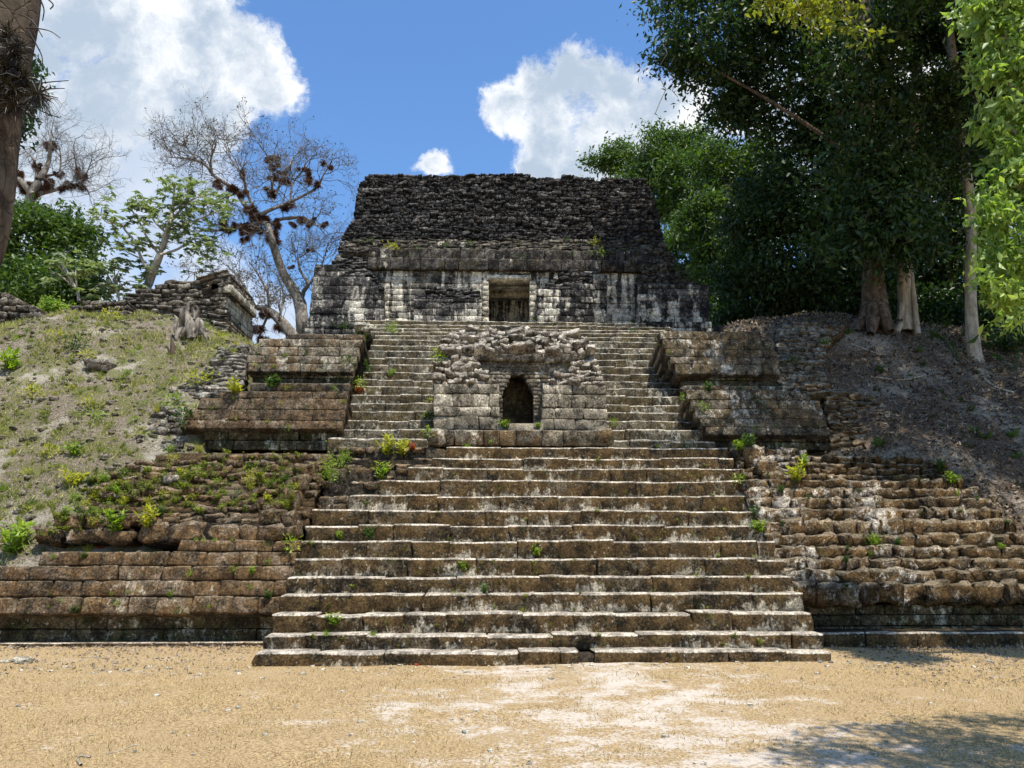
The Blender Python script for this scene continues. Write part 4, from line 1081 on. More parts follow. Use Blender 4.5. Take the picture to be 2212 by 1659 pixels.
# buttressed tree
b0 = at(1890, 712, YA)
t1 = tree('forest_tree', 'huge dark leaved tree with buttress roots standing nearest the temple', FG, b0,
     [wpt(1890, 712, YA, .50), wpt(1888, 650, YA, .36), wpt(1885, 560, YA, .28), wpt(1882, 400, YA, .27), wpt(1870, 200, YA, .24), wpt(1865, 0, YA, .20), wpt(1850, -250, 22, .2)],
     [[wpt(1888, 640, YA, .28), wpt(1870, 685, YA - 0.1, .20), wpt(1835, 712, YA - 0.3, .09)], [wpt(1890, 620, YA - 0.1, .28), wpt(1905, 680, YA - 0.4, .22), wpt(1925, 716, YA - 0.7, .10)],
      [wpt(1886, 640, YA, .25), wpt(1885, 690, YA - 0.5, .2), wpt(1880, 722, YA - 0.8, .1)], [wpt(1890, 650, YA, .25), wpt(1862, 695, YA - 0.3, .16), wpt(1850, 716, YA - 0.5, .08)]],
     [el(1560, 60, 21, 2.0, 1.9), el(1470, 110, 21, .9, .6), el(1650, -60, 21, 2.3, 2), el(1700, 160, 22, 2.2, 2.2), el(1590, 230, 22, 1.1, .9), el(1800, 0, 22, 2.4, 2.4), el(1840, 250, 23, 1.8, 1.9), el(1480, 10, 21.5, .9, 1.0), el(1870, 400, YA - 1.5, 1.3, 1.3, .6), el(1835, 530, YA - 1.3, 1.0, .6, .5), el(1900, 545, YA - 1.3, .7, .4, .4), el(1935, 470, YA - 1.5, .9, .9, .6), el(1880, 250, YA - 1.5, 1.0, 1.2, .6), el(1860, 110, YA - 1.5, 1.2, 1.0, .6)],
     640, 95, .60, .17, M['leaf_dark'], M['bark_brown'], sides=12)
tree('forest_tree', 'dark leafy tree with pale forked trunk beside the buttressed tree', FG, at(1958, 716, YB),
     [wpt(1958, 716, YB, .25), wpt(1955, 640, YB, .20), wpt(1952, 560, YB, .18), wpt(1960, 400, 22, .22), wpt(1975, 250, 22.5, .2), wpt(1985, 50, 23, .15), wpt(1985, -100, 23, .1)],
     [[wpt(1982, 722, YB - .3, .09), wpt(1974, 640, YB - .2, .07), wpt(1966, 570, YB - .1, .06)], [wpt(1935, 722, YB - .2, .10), wpt(1946, 690, YB - .1, .12), wpt(1953, 640, YB, .13)]],
     [el(1750, 400, 23, 1.9, 2.0), el(1700, 560, 24, 1.8, 1.9), el(1850, 480, 24, 1.9, 2.0), el(1640, 460, 24, 1.1, 1.4), el(1800, 620, 24, 2.0, 1.2), el(1620, 610, 25, 1.0, 1.2), el(1960, 340, 24, 1.3, 1.0), el(1955, 420, YB - 1.2, .8, 1.1, .5), el(1975, 525, YB - 1.2, .8, .5, .4), el(2000, 300, YB - 1.2, .7, .6, .5)],
     520, 95, .6, .16, M['leaf_dark'], M['bark_pale'])
tree('forest_tree', 'slender tree with a tall pale bare trunk at the right edge of the slope', FG, at(2105, 772, YC),
     [wpt(2110, 800, YC, .27), wpt(2104, 765, YC, .20), wpt(2099, 700, YC, .165), wpt(2096, 600, YC, .15), wpt(2098, 480, YC, .15), wpt(2088, 380, YC, .14), wpt(2075, 280, YC, .13), wpt(2062, 160, YC, .12), wpt(2050, 30, YC, .10), wpt(2040, -150, YC, .08)],
     [], [el(2060, -30, 20, 1.9, 1.5), el(2150, 130, 21, 1.5, 1.6), el(2010, 60, 22, .9, .9), el(2190, 330, 22, 1.3, 1.6), el(2060, 210, YC - 1, .8, .9, .5), el(2075, 330, YC - 1, .5, .5, .4), el(1950, 60, 23, 1.6, 1.4), el(1960, 230, 25, 1.3, .8)],
     420, 90, .5, .16, M['leaf_dark'], M['bark_pale'], auto_limbs=4)
tree('forest_tree', 'broad dark tree filling the gap behind the slender pale trunk', FG, at(2060, 700, 27),
     [wpt(2050, 720, 27, .35), wpt(2045, 500, 27, .28), wpt(2040, 300, 27, .2), wpt(2030, 200, 27, .1)], [],
     [el(2000, 430, 27, 2.3, 2.2), el(2120, 420, 27, 2.4, 2.6), el(2180, 600, 26, 2, 1.8), el(2020, 600, 28, 2.5, 1.7), el(1900, 600, 28, 2, 1.6), el(2210, 250, 26, 1.6, 1.8), el(2100, 240, 28, 1.6, 1.2)],
     430, 95, .7, .19, M['leaf_dark'], M['bark_brown'])
tree('forest_tree', 'fresh green tree rising just behind the right end of the roof comb', FG, at(1500, 690, 33),
     [wpt(1520, 720, 33, .3), wpt(1500, 560, 33, .24), wpt(1480, 430, 33, .18), wpt(1450, 330, 34, .08)], [],
     [el(1440, 330, 34, 1.2, 1.0), el(1350, 345, 36, 1.3, .6), el(1400, 420, 35, 1.5, 1.6), el(1500, 400, 33, 1.7, 1.8), el(1470, 300, 34, .45, .55), el(1420, 290, 34, .4, .45), el(1515, 300, 33, .5, .6), el(1340, 318, 36, .35, .35), el(1290, 350, 36, .6, .35), el(1480, 560, 32, 1.2, 1.6)],
     430, 85, .55, .20, M['leaf_mid'], M['bark_brown'], elong=2.6)
tree('forest_tree', 'lighter green bushy tree between the fresh green tree and the dark canopy', FG, at(1570, 690, 29),
     [wpt(1590, 715, 29, .25), wpt(1580, 560, 29, .2), wpt(1570, 400, 29, .12)], [],
     [el(1560, 360, 30, 1.1, 1.3), el(1530, 480, 29, 1.1, 1.2), el(1580, 570, 29, 1.3, 1.3), el(1540, 640, 29, .9, .7), el(1640, 380, 30, 1.2, 1.6)],
     300, 85, .5, .18, M['leaf_mid'], M['bark_brown'])
# canopy high above the slope, out of the picture: it casts the shade the slope lies in
tree('forest_tree', 'tall canopy tree arching over the shaded slope, its crown above the picture', FG, (13.5, 13.2, 1.0),
     [(14.5, 12.8, 0.5, .5), (14.3, 12.8, 6, .42), (13.6, 12.6, 12, .36), (12.5, 12.6, 16, .25)], [],
     [((9.8, 14.6, 16.0), 0, 0, 1.9, 1.3, 2.4), ((13.4, 12.8, 16.5), 0, 0, 2.4, 1.6, 2.6), ((15.0, 14.0, 15), 0, 0, 2.8, 1.6, 3.0), ((12.0, 16.0, 17.0), 0, 0, 3.0, 1.6, 2.6), ((16.0, 18.0, 17), 0, 0, 3.0, 1.6, 3.0)],
     520, 80, .75, .20, M['leaf_dark'], M['bark_brown'])
for (label, es) in (('dark undergrowth bush between the temple corner and the big roots', [el(1640, 690, 27, 1.8, .7), el(1560, 690, 28, .9, .6), el(1740, 690, 28, 1.6, .8)]),
                    ('dark undergrowth bush behind the buttressed trunk', [el(1830, 660, 28, 1.8, 1.0), el(1920, 680, 27, 1.2, .8), el(1860, 690, 26, 1.2, .5)]),
                    ('dark undergrowth bush behind the slender pale trunk', [el(2030, 690, 26, 1.8, 1.0), el(2130, 700, 24, 1.4, .8), el(2212, 700, 22, 1.5, 1.0), el(2180, 740, 20.5, .8, .4)])):
    b = at(es[0][0], es[0][1], es[0][2]); g = thing('bush', b - Vector((0, 0, .8)), label, 'bush', 'undergrowth at the edge of the forest')
    V, F = leaves(clumps(es, 170, 75, .5), .19, 2.2, .4)
    obj_local('foliage', V, F, M['leaf_dark'], g)
    ac = Acc()
    for q in range(5):
        ac.add(*tube_vf([tuple(b - Vector((random.uniform(-.3, .3), 0, 1.2))), tuple(b + Vector((random.uniform(-1, 1), random.uniform(-.5, .5), .5)))], [.05, .015], 5))
    ac.build('stem', M['bark_brown'], g)
# far forest closing the view behind everything on the right
far = [((16 + 5 * i, 42 + 3 * (i % 2), 12), 0, 0, 4, 6, 3) for i in range(7)] + [((12 + 4 * i, 36, 9.5), 0, 0, 2.6, 2.5, 2) for i in range(6)]
V, F = leaves(clumps(far, 900, 60, 1.2), .34, 2.0, .4)
tag(obj_local('distant_forest', V, F, M['leaf_dark']), 'dense dark forest closing the view behind the nearer trees', 'forest', kind='stuff')

# hanging vines in front of the dark canopy
for i, (px, y0, y1, Y) in enumerate(((1432, 90, 245, 20.3), (1448, 120, 210, 20.3), (1640, 560, 720, 24), (1925, 200, 320, 21), (1930, 260, 330, 21))):
    pts = []
    for k in range(7):
        t = k / 6
        pts.append(tuple(at(px + 10 * math.sin(k * 1.9 + i) + 18 * t * t * (1 if i % 2 else -.4), y0 + (y1 - y0) * t, Y)))
    V, F = tube_vf(pts, [.013] * 7, 4)
    lab = ['thin bare vine hanging in front of the cloud beside the dark canopy', 'shorter thin vine hanging under the left tip of the dark canopy', 'long pale vine hanging in front of the dark trees behind the temple corner',
           'grey vine hanging in the middle of the dark canopy', 'curled grey vine end below the middle of the dark canopy'][i]
    tag(obj_local('vine', V, F, M['bark_grey'], None, True), lab, 'vine', 'vines hanging from the forest canopy')

# ------------------------------------------------------------------ bright tree at the right edge, near the viewer
tree('leafy_tree', 'bright sunlit light green tree hanging into the right edge of the picture', None, (9.6, 9.8, 0),
     [(9.6, 9.8, -.1, .2), (9.5, 9.8, 3, .16), (9.2, 9.7, 6, .13), (8.8, 9.6, 9, .08)], [],
     [el(2205, 60, 9.5, .62, .75), el(2150, -10, 9.5, .55, .35), el(2130, 30, 9.4, .25, .3), el(2190, 190, 9.5, .42, .5), el(2140, 130, 9.5, .22, .3), el(2215, 330, 9.5, .40, .45), el(2160, 260, 9.5, .20, .25), el(2190, 400, 9.5, .38, .35), el(2155, 470, 9.4, .26, .35),
      el(2200, 520, 9.5, .5, .4), el(2145, 590, 9.4, .24, .30), el(2205, 640, 9.5, .4, .25), el(2180, 680, 9.4, .18, .12), ((9.6, 9.4, 7.0), 0, 0, .8, 1.6, .8), ((9.6, 9.4, 4.8), 0, 0, .7, 1.2, .7)],
     620, 34, .17, .115, M['leaf_bright'], M['bark_grey'], elong=2.3, droop=.9, auto_limbs=10, sides=7)
# tree beyond the right edge: its lowest sprays dip into the top of the picture
tree('leafy_tree', 'yellow green leafy branch dipping into the top of the picture before the dark canopy', None, (12.5, 11.2, 0.3),
     [(12.5, 11.2, 0, .24), (12.2, 11.4, 5, .2), (11, 12, 10, .16), (9, 12.8, 13.5, .10), (7.4, 13, 14, .05)],
     [[(7.4, 13, 14, .05), wpt(1800, -70, 13, .03), wpt(1820, 10, 13, .014), wpt(1860, 62, 13, .008), wpt(1890, 95, 13, .005)], [(7.4, 13, 14, .04), wpt(1700, -70, 13, .016), wpt(1715, 0, 13, .010), wpt(1760, 60, 13, .006)]],
     [el(1700, -5, 13, .6, .2, .4), el(1790, 5, 13, .6, .2, .4), el(1755, 50, 13, .19, .20), el(1870, 88, 13, .20, .08), el(1830, 58, 13, .16, .1), el(1650, 0, 13, .16, .07), ((8.5, 12.8, 14), 0, 0, 1.2, .8, 1.2), ((10.5, 12, 12.8), 0, 0, 1.4, 1, 1.2)],
     260, 34, .22, .13, M['leaf_yellow'], M['bark_grey'], elong=2.3, droop=.6, auto_limbs=0, sides=7)
tree('leafy_tree', 'leafy tree beside the viewer, outside the picture, whose shade lies on the lawn corner', None, (9.2, 1.6, 0),
     [(9.2, 1.6, -.1, .24), (9.0, 1.8, 3, .2), (8.0, 2.4, 5.5, .16), (6.8, 3.0, 6.8, .08)], [],
     [((4.9, 4.0, 6.9), 0, 0, 1.3, .45, .8), ((6.2, 4.3, 7.0), 0, 0, 1.4, .6, .9), ((7.4, 3.8, 7.2), 0, 0, 1.3, .7, .9), ((5.4, 3.6, 7.2), 0, 0, 1.2, .5, .6)],
     330, 34, .22, .10, M['leaf_dark'], M['bark_grey'], elong=2.3, droop=.6, auto_limbs=4, sides=7)

# ------------------------------------------------------------------ trees on the left
def twigs(acc, ends, p, d, length, r, depth, spread=.75, upb=.12):
    p = np.array(p, float); d = np.array(d, float)
    q = p + d * length * .5 + RNG.normal(size=3) * length * .07
    d2 = d + RNG.normal(size=3) * .22; d2[2] += upb; d2 /= np.linalg.norm(d2)
    e = q + d2 * length * .5
    V, F = tube_vf([tuple(p), tuple(q), tuple(e)], [r, r * .8, r * .6], 4 if r > .02 else 3)
    acc.add(V, F)
    if depth == 0:
        ends.append(tuple(e)); return
    for k in range(2 if random.random() < .45 else 3):
        nd = d2 + RNG.normal(size=3) * spread; nd /= np.linalg.norm(nd)
        twigs(acc, ends, e if k < 2 else q, nd, length * random.uniform(.62, .85), r * .68, depth - 1, spread, upb)
def spiky(c, rad, n, length, w=.02, squash=1.0):
    d = unit(n); c = np.array(c)
    base = c + d * rad * .5 * np.array([1, 1, squash]) * RNG.random(n)[:, None]
    L = length * (.5 + RNG.random(n))[:, None]
    side = np.cross(d, unit(n)); side /= np.linalg.norm(side, axis=1)[:, None]
    droop = np.array([0, 0, -.35])
    mid = base + d * L * .6; tip = base + (d + droop) * L
    V = np.stack([base - side * w, base + side * w, mid + side * w * .7, tip, mid - side * w * .7], 1).reshape(-1, 3)
    b = np.arange(n)[:, None] * 5
    F4 = np.vstack([b + [0, 1, 2, 4], b + [4, 2, 3, 3]])
    return V, np.hstack([F4])
def spiky_tri(c, rad, n, length, w=.02, squash=1.0):
    V, F = spiky(c, rad, n, length, w, squash)
    n2 = len(F) // 2
    T = np.vstack([F[:n2][:, [0, 1, 2]], F[:n2][:, [0, 2, 3]], F[n2:][:, [0, 1, 2]]])
    return V, T
def bare_tree(label, base, limbs, starts, clumps_px, Y, leafy, lens=.7, depth=4, tr=.018, cmat='bromeliad', hang=True):
    t = thing('bare_tree', base, label, 'tree')
    ac = Acc(); paths = []
    for l in limbs: paths.append(branch(ac, l, 8, 5, .25))
    ac.build('trunk', M['bark_grey'], t, True)
    tw = Acc(); ends = []
    for p in paths:
        for k, q in enumerate(p):
            if q[3] < starts and random.random() < .62:
                tang = p[min(k + 1, len(p) - 1)][:3] - p[max(k - 1, 0)][:3]
                tang = tang / (np.linalg.norm(tang) + 1e-9)
                nd = tang * .7 + RNG.normal(size=3) * .75 + np.array([0, 0, .25]); nd /= np.linalg.norm(nd)
                twigs(tw, ends, q[:3], nd, lens * random.uniform(.7, 1.2), min(q[3], tr), depth)
    tw.build('twigs', M['bark_twig'], t)
    if leafy and ends:
        E_ = np.array(ends); E_ = E_[RNG.random(len(E_)) < leafy]
        C = np.repeat(E_, 3, 0) + RNG.normal(size=(len(E_) * 3, 3)) * .05
        V, F = leaves(C, .085, 2.0, .6)
        obj_local('leaf_tufts', V, F, M['leaf_dry'], t)
    for (px, py, r) in clumps_px:
        r = r * .8 if r < .4 else .32 + (r - .4) * .5
        c = at(px, py, Y - .1)
        ac = Acc()
        for j in range(4):
            q = c + Vector((random.gauss(0, r * .42), random.gauss(0, r * .2), random.gauss(0, r * .30)))
            ac.add(*spiky_tri(q, r * random.uniform(.35, .7), int(300 * r / .3), r * random.uniform(.25, .5), .010, random.uniform(.7, 1.1)))
        ac.build('epiphyte_clump', M[cmat], t)
    return t
def Z(x, y): return .4373 * x, .4373 * y
def zl(lst, Y, rs): return [wpt(*Z(a, b), Y + random.uniform(-.3, .3), r) for (a, b), r in zip(lst, rs)]
Y = 30
limbs = [zl([(1495, 1700), (1492, 1600), (1480, 1500), (1440, 1420), (1390, 1330), (1360, 1240), (1345, 1190), (1320, 1110)], Y, [.30, .27, .25, .22, .18, .16, .15, .14]),
         zl([(1320, 1110), (1260, 1060), (1215, 1020), (1160, 940), (1060, 870), (1020, 820), (960, 790), (880, 780), (820, 775)], Y, [.13, .11, .10, .09, .07, .06, .05, .03, .015]),
         zl([(1290, 1090), (1240, 1110), (1150, 1130), (1050, 1140), (930, 1140)], Y, [.09, .08, .06, .04, .015]),
         zl([(1320, 1130), (1350, 1100), (1400, 1080), (1500, 1075), (1560, 1110), (1610, 1120)], Y, [.10, .08, .07, .05, .03, .015]),
         zl([(1290, 1060), (1350, 1030), (1430, 1000), (1560, 930), (1600, 860), (1640, 800)], Y, [.10, .08, .06, .05, .03, .015]),
         zl([(1250, 1020), (1220, 950), (1200, 880), (1150, 800), (1100, 730)], Y, [.07, .06, .04, .03, .015]),
         zl([(1340, 980), (1345, 900), (1350, 850), (1320, 770), (1290, 730)], Y, [.06, .06, .05, .035, .015]),
         zl([(1360, 960), (1400, 880), (1430, 820), (1450, 770)], Y, [.05, .05, .04, .015]),
         zl([(1050, 860), (1040, 800), (1050, 740), (1030, 690)], Y, [.05, .04, .03, .015]),
         zl([(980, 800), (930, 740), (900, 700)], Y, [.04, .03, .015]),
         zl([(1480, 1490), (1500, 1440), (1520, 1400), (1480, 1330), (1470, 1260)], Y, [.12, .10, .08, .05, .02]),
         zl([(1500, 1440), (1560, 1360), (1600, 1280), (1620, 1200)], Y, [.07, .05, .03, .015]),
         zl([(1430, 1000), (1450, 900), (1520, 820), (1540, 770)], Y, [.05, .04, .03, .015]),
         zl([(1180, 950), (1100, 980), (1020, 1010), (990, 1060)], Y, [.04, .03, .02, .012])]
cl = [(*Z(x, y), r) for x, y, r in ((1085, 905, .42), (1135, 935, .40), (1180, 965, .40), (1330, 790, .40), (1350, 835, .38), (1365, 880, .40), (1410, 892, .36), (1190, 860, .28), (1490, 840, .30), (1525, 860, .28), (1540, 910, .36), (1630, 820, .30),
      (1340, 950, .45), (1410, 1020, .42), (1250, 1050, .60), (1290, 1090, .62), (1270, 1130, .5), (1230, 1165, .45), (1340, 1175, .48), (1120, 1115, .42), (1160, 1132, .48), (1205, 1112, .40), (1500, 1085, .38), (1535, 1098, .34), (1600, 1115, .26),
      (1440, 1110, .25), (1370, 1110, .45), (1545, 1235, .2), (1440, 1325, .2))]
bare_tree('tall nearly bare tree loaded with red brown epiphyte clumps left of the temple', at(*Z(1495, 1700), Y), limbs, .075, cl, Y, .2, .70, 4, .022)
Y = 27
limbs = [zl([(1480, 1720), (1440, 1650), (1380, 1580), (1320, 1530), (1262, 1518)], Y, [.22, .2, .17, .13, .09]), zl([(1400, 1600), (1330, 1560), (1290, 1640), (1270, 1700)], Y, [.06, .05, .04, .03]),
         zl([(1262, 1518), (1220, 1440), (1180, 1370), (1120, 1310)], Y, [.06, .05, .03, .015]), zl([(1330, 1540), (1320, 1440), (1270, 1350), (1230, 1290)], Y, [.06, .05, .03, .015]),
         zl([(1380, 1570), (1400, 1470), (1380, 1380), (1340, 1330)], Y, [.05, .04, .03, .015]), zl([(1220, 1440), (1120, 1360), (1000, 1340), (900, 1360)], Y + 2, [.04, .03, .02, .01])]
cl = [(*Z(x, y), r) for x, y, r in ((1270, 1620, .42), (1290, 1660, .34), (1395, 1615, .36), (1325, 1545, .30), (1290, 1560, .25))]
bare_tree('low leaning twiggy tree with brown clumps behind the corner of the ruined building', at(*Z(1480, 1720), Y), limbs, .10, cl, Y, .3, .55, 4, .018)
Y = 33
limbs = [zl([(140, 1100), (150, 980), (200, 880), (240, 800), (250, 700), (255, 650)], Y, [.28, .24, .16, .10, .06, .03]), zl([(160, 960), (110, 900), (60, 860), (20, 800)], Y, [.16, .12, .08, .04]),
         zl([(180, 960), (260, 940), (330, 920), (400, 900), (430, 850), (450, 800)], Y, [.12, .09, .07, .05, .03, .015]), zl([(180, 900), (180, 840), (160, 780), (120, 740)], Y, [.09, .07, .04, .02]),
         zl([(230, 870), (290, 850), (300, 780), (290, 720)], Y, [.06, .05, .03, .015]), zl([(400, 900), (440, 950), (430, 960)], Y, [.03, .02, .015]), zl([(380, 860), (370, 780), (350, 740)], Y, [.04, .03, .015])]
cl = [(*Z(x, y), r) for x, y, r in ((240, 715, .48), (185, 830, .36), (290, 855, .30), (400, 860, .38), (380, 915, .50), (340, 915, .45), (230, 920, .55), (250, 900, .42), (130, 940, .62), (90, 900, .58), (60, 870, .5), (110, 925, .55), (165, 950, .55), (410, 885, .25), (205, 880, .4))]
bare_tree('bare tree with red brown clumps in the upper left behind the dark foreground trunk', at(*Z(140, 1100), Y), limbs, .09, cl, Y, 0, .72, 4, .02)

def umbrella_leaves(centres, nl, size, mat_name, parent, nm, elong=2.4):
    Cs, As = [], []
    for c in centres:
        for k in range(nl):
            a = 2 * math.pi * k / nl + random.uniform(-.2, .2)
            Cs.append(c); As.append((math.cos(a), math.sin(a), random.uniform(-.9, -.1)))
    V, F = leaves(np.array(Cs, float), size, elong, .15, .25, np.array(As, float), .6)
    return obj_local(nm, V, F, M[mat_name], parent)
# large leaved pale tree
Y = 25
t = thing('cecropia_tree', at(*Z(725, 1450), Y), 'open tree with big grey green umbrella leaves left of the tall bare tree', 'tree')
ac = Acc(); P_ = []
for l in [zl([(715, 1480), (735, 1400), (790, 1260), (830, 1130), (850, 1050), (860, 960), (860, 900)], Y, [.17, .15, .12, .09, .06, .04, .02]),
          zl([(745, 1350), (700, 1280), (670, 1200), (620, 1140), (600, 1110), (530, 1100), (500, 1060), (505, 1020)], Y, [.06, .05, .04, .035, .03, .02, .02, .01]),
          zl([(790, 1260), (730, 1180), (690, 1100), (640, 1020), (630, 990)], Y, [.05, .04, .03, .02, .015]), zl([(820, 1150), (760, 1090), (730, 1020), (700, 960)], Y, [.04, .03, .02, .015]),
          zl([(840, 1100), (900, 1030), (960, 980), (1040, 960)], Y, [.05, .04, .03, .015]), zl([(850, 1050), (930, 970), (960, 900)], Y, [.04, .03, .015]), zl([(790, 1260), (880, 1230), (960, 1180), (1040, 1200)], Y, [.05, .04, .03, .015]),
          zl([(960, 1180), (1000, 1260), (1040, 1290)], Y, [.03, .02, .015]), zl([(860, 1120), (960, 1090), (1060, 1050), (1130, 1020)], Y, [.04, .03, .025, .015]), zl([(735, 1400), (720, 1330), (700, 1310)], Y, [.03, .02, .015]),
          zl([(700, 1280), (620, 1240), (580, 1200), (560, 1180)], Y, [.03, .02, .02, .01])]:
    P_ += [q for q in branch(ac, l, 7, 4, .1) if q[3] < .045]
ac.build('trunk', M['bark_pale'], t, True)
cs = []
for q in P_:
    for k in range(2): cs.append(tuple(q[:3] + RNG.normal(size=3) * np.array([.28, .3, .22]) + np.array([0, 0, .08])))
for (x, y, sx, sy, k) in ((860, 900, 50, 30, 14), (1000, 960, 110, 60, 30), (700, 1010, 80, 50, 22), (900, 1050, 130, 80, 36), (620, 1190, 70, 60, 18), (1000, 1220, 80, 70, 26), (1100, 1010, 60, 40, 12), (850, 1160, 90, 60, 20)):
    for j in range(k): cs.append(tuple(at(*Z(random.gauss(x, sx * .7), random.gauss(y, sy * .7)), Y + random.uniform(-.8, .8))))
umbrella_leaves(cs, 8, .20, 'leaf_cecropia', t, 'crown')
# small ones
for (lab, stem, cc, Y) in (('small young tree with big round pale leaves before the dark green tree', [(390, 1490), (380, 1430), (330, 1370), (290, 1310)], [(250, 1340, 40), (330, 1300, 60), (420, 1300, 50), (380, 1370, 50), (300, 1290, 40), (440, 1340, 30)], 23.5),
                     ('pale blue green sapling cluster left of the ruined building', [(600, 1520), (580, 1450), (560, 1380)], [(500, 1330, 50), (560, 1420, 60), (640, 1430, 50), (520, 1400, 50), (690, 1400, 30), (600, 1330, 40), (450, 1430, 50), (570, 1310, 30)], 25)):
    t = thing('young_tree', at(*Z(*stem[0]), Y), lab, 'tree')
    ac = Acc(); branch(ac, zl(stem, Y, [.05, .04, .03, .015]), 6, 3)
    for (x, y, s) in cc: branch(ac, zl([stem[1], ((stem[2][0] + x) / 2, (stem[2][1] + y) / 2), (x, y)], Y, [.03, .02, .01]), 5, 3)
    ac.build('stem', M['bark_pale'], t, True)
    cs = [tuple(at(*Z(random.gauss(x, s * .6), random.gauss(y, s * .6)), Y + random.uniform(-.4, .4))) for (x, y, s) in cc for _ in range(9)]
    umbrella_leaves(cs, 7, .20, 'leaf_cecropia', t, 'crown', 1.9)
tree('leafy_tree', 'dense dark green tree at the left behind the broken walls', None, at(70, 700, 27),
     [wpt(70, 720, 27, .3), wpt(75, 640, 27, .24), wpt(80, 560, 27, .15), wpt(90, 480, 27, .06)], [],
     [el(50, 520, 27, 1.7, 1.3), el(120, 470, 27, .9, .55), el(170, 535, 27, .75, .8), el(100, 610, 26, 1.9, .9), el(190, 600, 26, .6, .6), el(0, 470, 27, .9, .7), el(40, 640, 25.5, 1.6, .6), el(180, 500, 27, .4, .4), el(-60, 560, 27, 1.6, 1.6), el(150, 660, 26, 1.0, .5)],
     420, 80, .45, .17, M['leaf_mid'], M['bark_brown'])
tree('leafy_tree', 'dark green treetop peeping out right of the foreground trunk at the upper left', None, (-13.5, 19.5, 6.5),
     [(-13.9, 19.5, 6.5, .2), (-13.6, 19.5, 10, .15), (-12.6, 19.5, 12.8, .08)], [],
     [el(60, 170, 19.5, .35, .7), el(50, 240, 19.5, .3, .4), el(0, 150, 19.5, .8, 1.3), el(20, 260, 19.5, .6, .6)], 70, 60, .3, .15, M['leaf_dark'], M['bark_brown'])
g = thing('bush', at(120, 700, 22.2), 'sunlit yellow green bush between the two broken walls on the mound', 'bush')
V, F = leaves(clumps([el(115, 665, 22.3, .5, .28), el(95, 680, 22.2, .4, .2)], 40, 60, .16), .10, 2.0, .4); obj_local('foliage', V, F, M['weed'], g)
V, F = tube_vf([tuple(at(115, 700, 22.3)), tuple(at(115, 660, 22.3))], [.03, .01], 5); obj_local('stem', V, F, M['bark_brown'], g)

# ------------------------------------------------------------------ dark foreground trunk, upper left
t = thing('foreground_trunk', (-3.6, 4.2, 0), 'leaning patchy barked trunk at the upper left corner close to the viewer', 'tree')
ac = Acc()
pth = branch(ac, [(-3.62, 4.2, -.1, .34), (-3.45, 4.2, 1.0, .30), (-3.25, 4.2, 2.2, .27)] + [wpt(-112, 520, 4.2, .262), wpt(-74, 300, 4.2, .262), wpt(-40, 100, 4.2, .27), wpt(-22, -20, 4.2, .27), wpt(0, -300, 4.2, .26), wpt(10, -700, 4.2, .22)], 18, 6, .10)
ac.build('trunk', M['bark_patchy'], t, True)
ac = Acc()
for l in ([wpt(10, -700, 4.2, .16), (-3.2, 3.6, 9.0, .08), (-3.8, 3.0, 9.8, .04)], [wpt(0, -600, 4.2, .14), (-4.5, 3.5, 8.5, .05)]): branch(ac, l, 7)
ac.build('branches', M['bark_brown'], t, True)
V, F = leaves(clumps([((-4.4, 2.6, 9.4), 0, 0, 1.5, .7, 1.3), ((-5.4, 3.0, 8.8), 0, 0, 1.4, .7, 1.2), ((-3.6, 1.8, 9.8), 0, 0, 1.1, .5, 1.0)], 170, 40, .35), .12, 2.2, .4); obj_local('crown', V, F, M['leaf_dark'], t)
for (cx_, cy_, sx_, sy_, k_) in ((22, 205, 40, 30, 40), (25, 100, 20, 22, 6), (10, 150, 22, 20, 10)):
    ac = Acc()
    for j in range(k_):
        x_, y_ = random.gauss(cx_, sx_ * .7), random.gauss(cy_, sy_ * .7)
        x_ = min(x_, 90 - .1 * y_ + 14)
        ac.add(*spiky_tri(_at(x_, y_, 3.96 + random.uniform(-.08, .08)), random.uniform(.03, .07), 150, random.uniform(.03, .09), .0022, random.uniform(.6, 1.1)))
    ac.build('epiphyte_clump', M['brom_dark'], t)
ac = Acc()
for (pts) in ([(55, 60), (85, 62), (110, 68), (130, 82)], [(60, 65), (75, 90), (90, 120), (92, 140)], [(60, 185), (100, 178), (148, 174)], [(70, 200), (110, 192), (140, 191)], [(60, 215), (90, 240), (130, 255)], [(85, -5), (95, 20), (92, 45)], [(100, -5), (115, 10), (108, 20)],
              [(70, 205), (95, 225), (112, 252)], [(40, 30), (70, 45), (92, 80)], [(75, 195), (100, 205), (126, 212)], [(60, 230), (80, 262), (84, 272)]):
    sgm = [wpt(x, y, 4.0 + .02 * k, .006 * (1 - k / len(pts) * .8)) for k, (x, y) in enumerate(pts)]
    branch(ac, sgm, 4, 3, 0)
ac.build('epiphyte_leaves', M['brom_dark'], t)

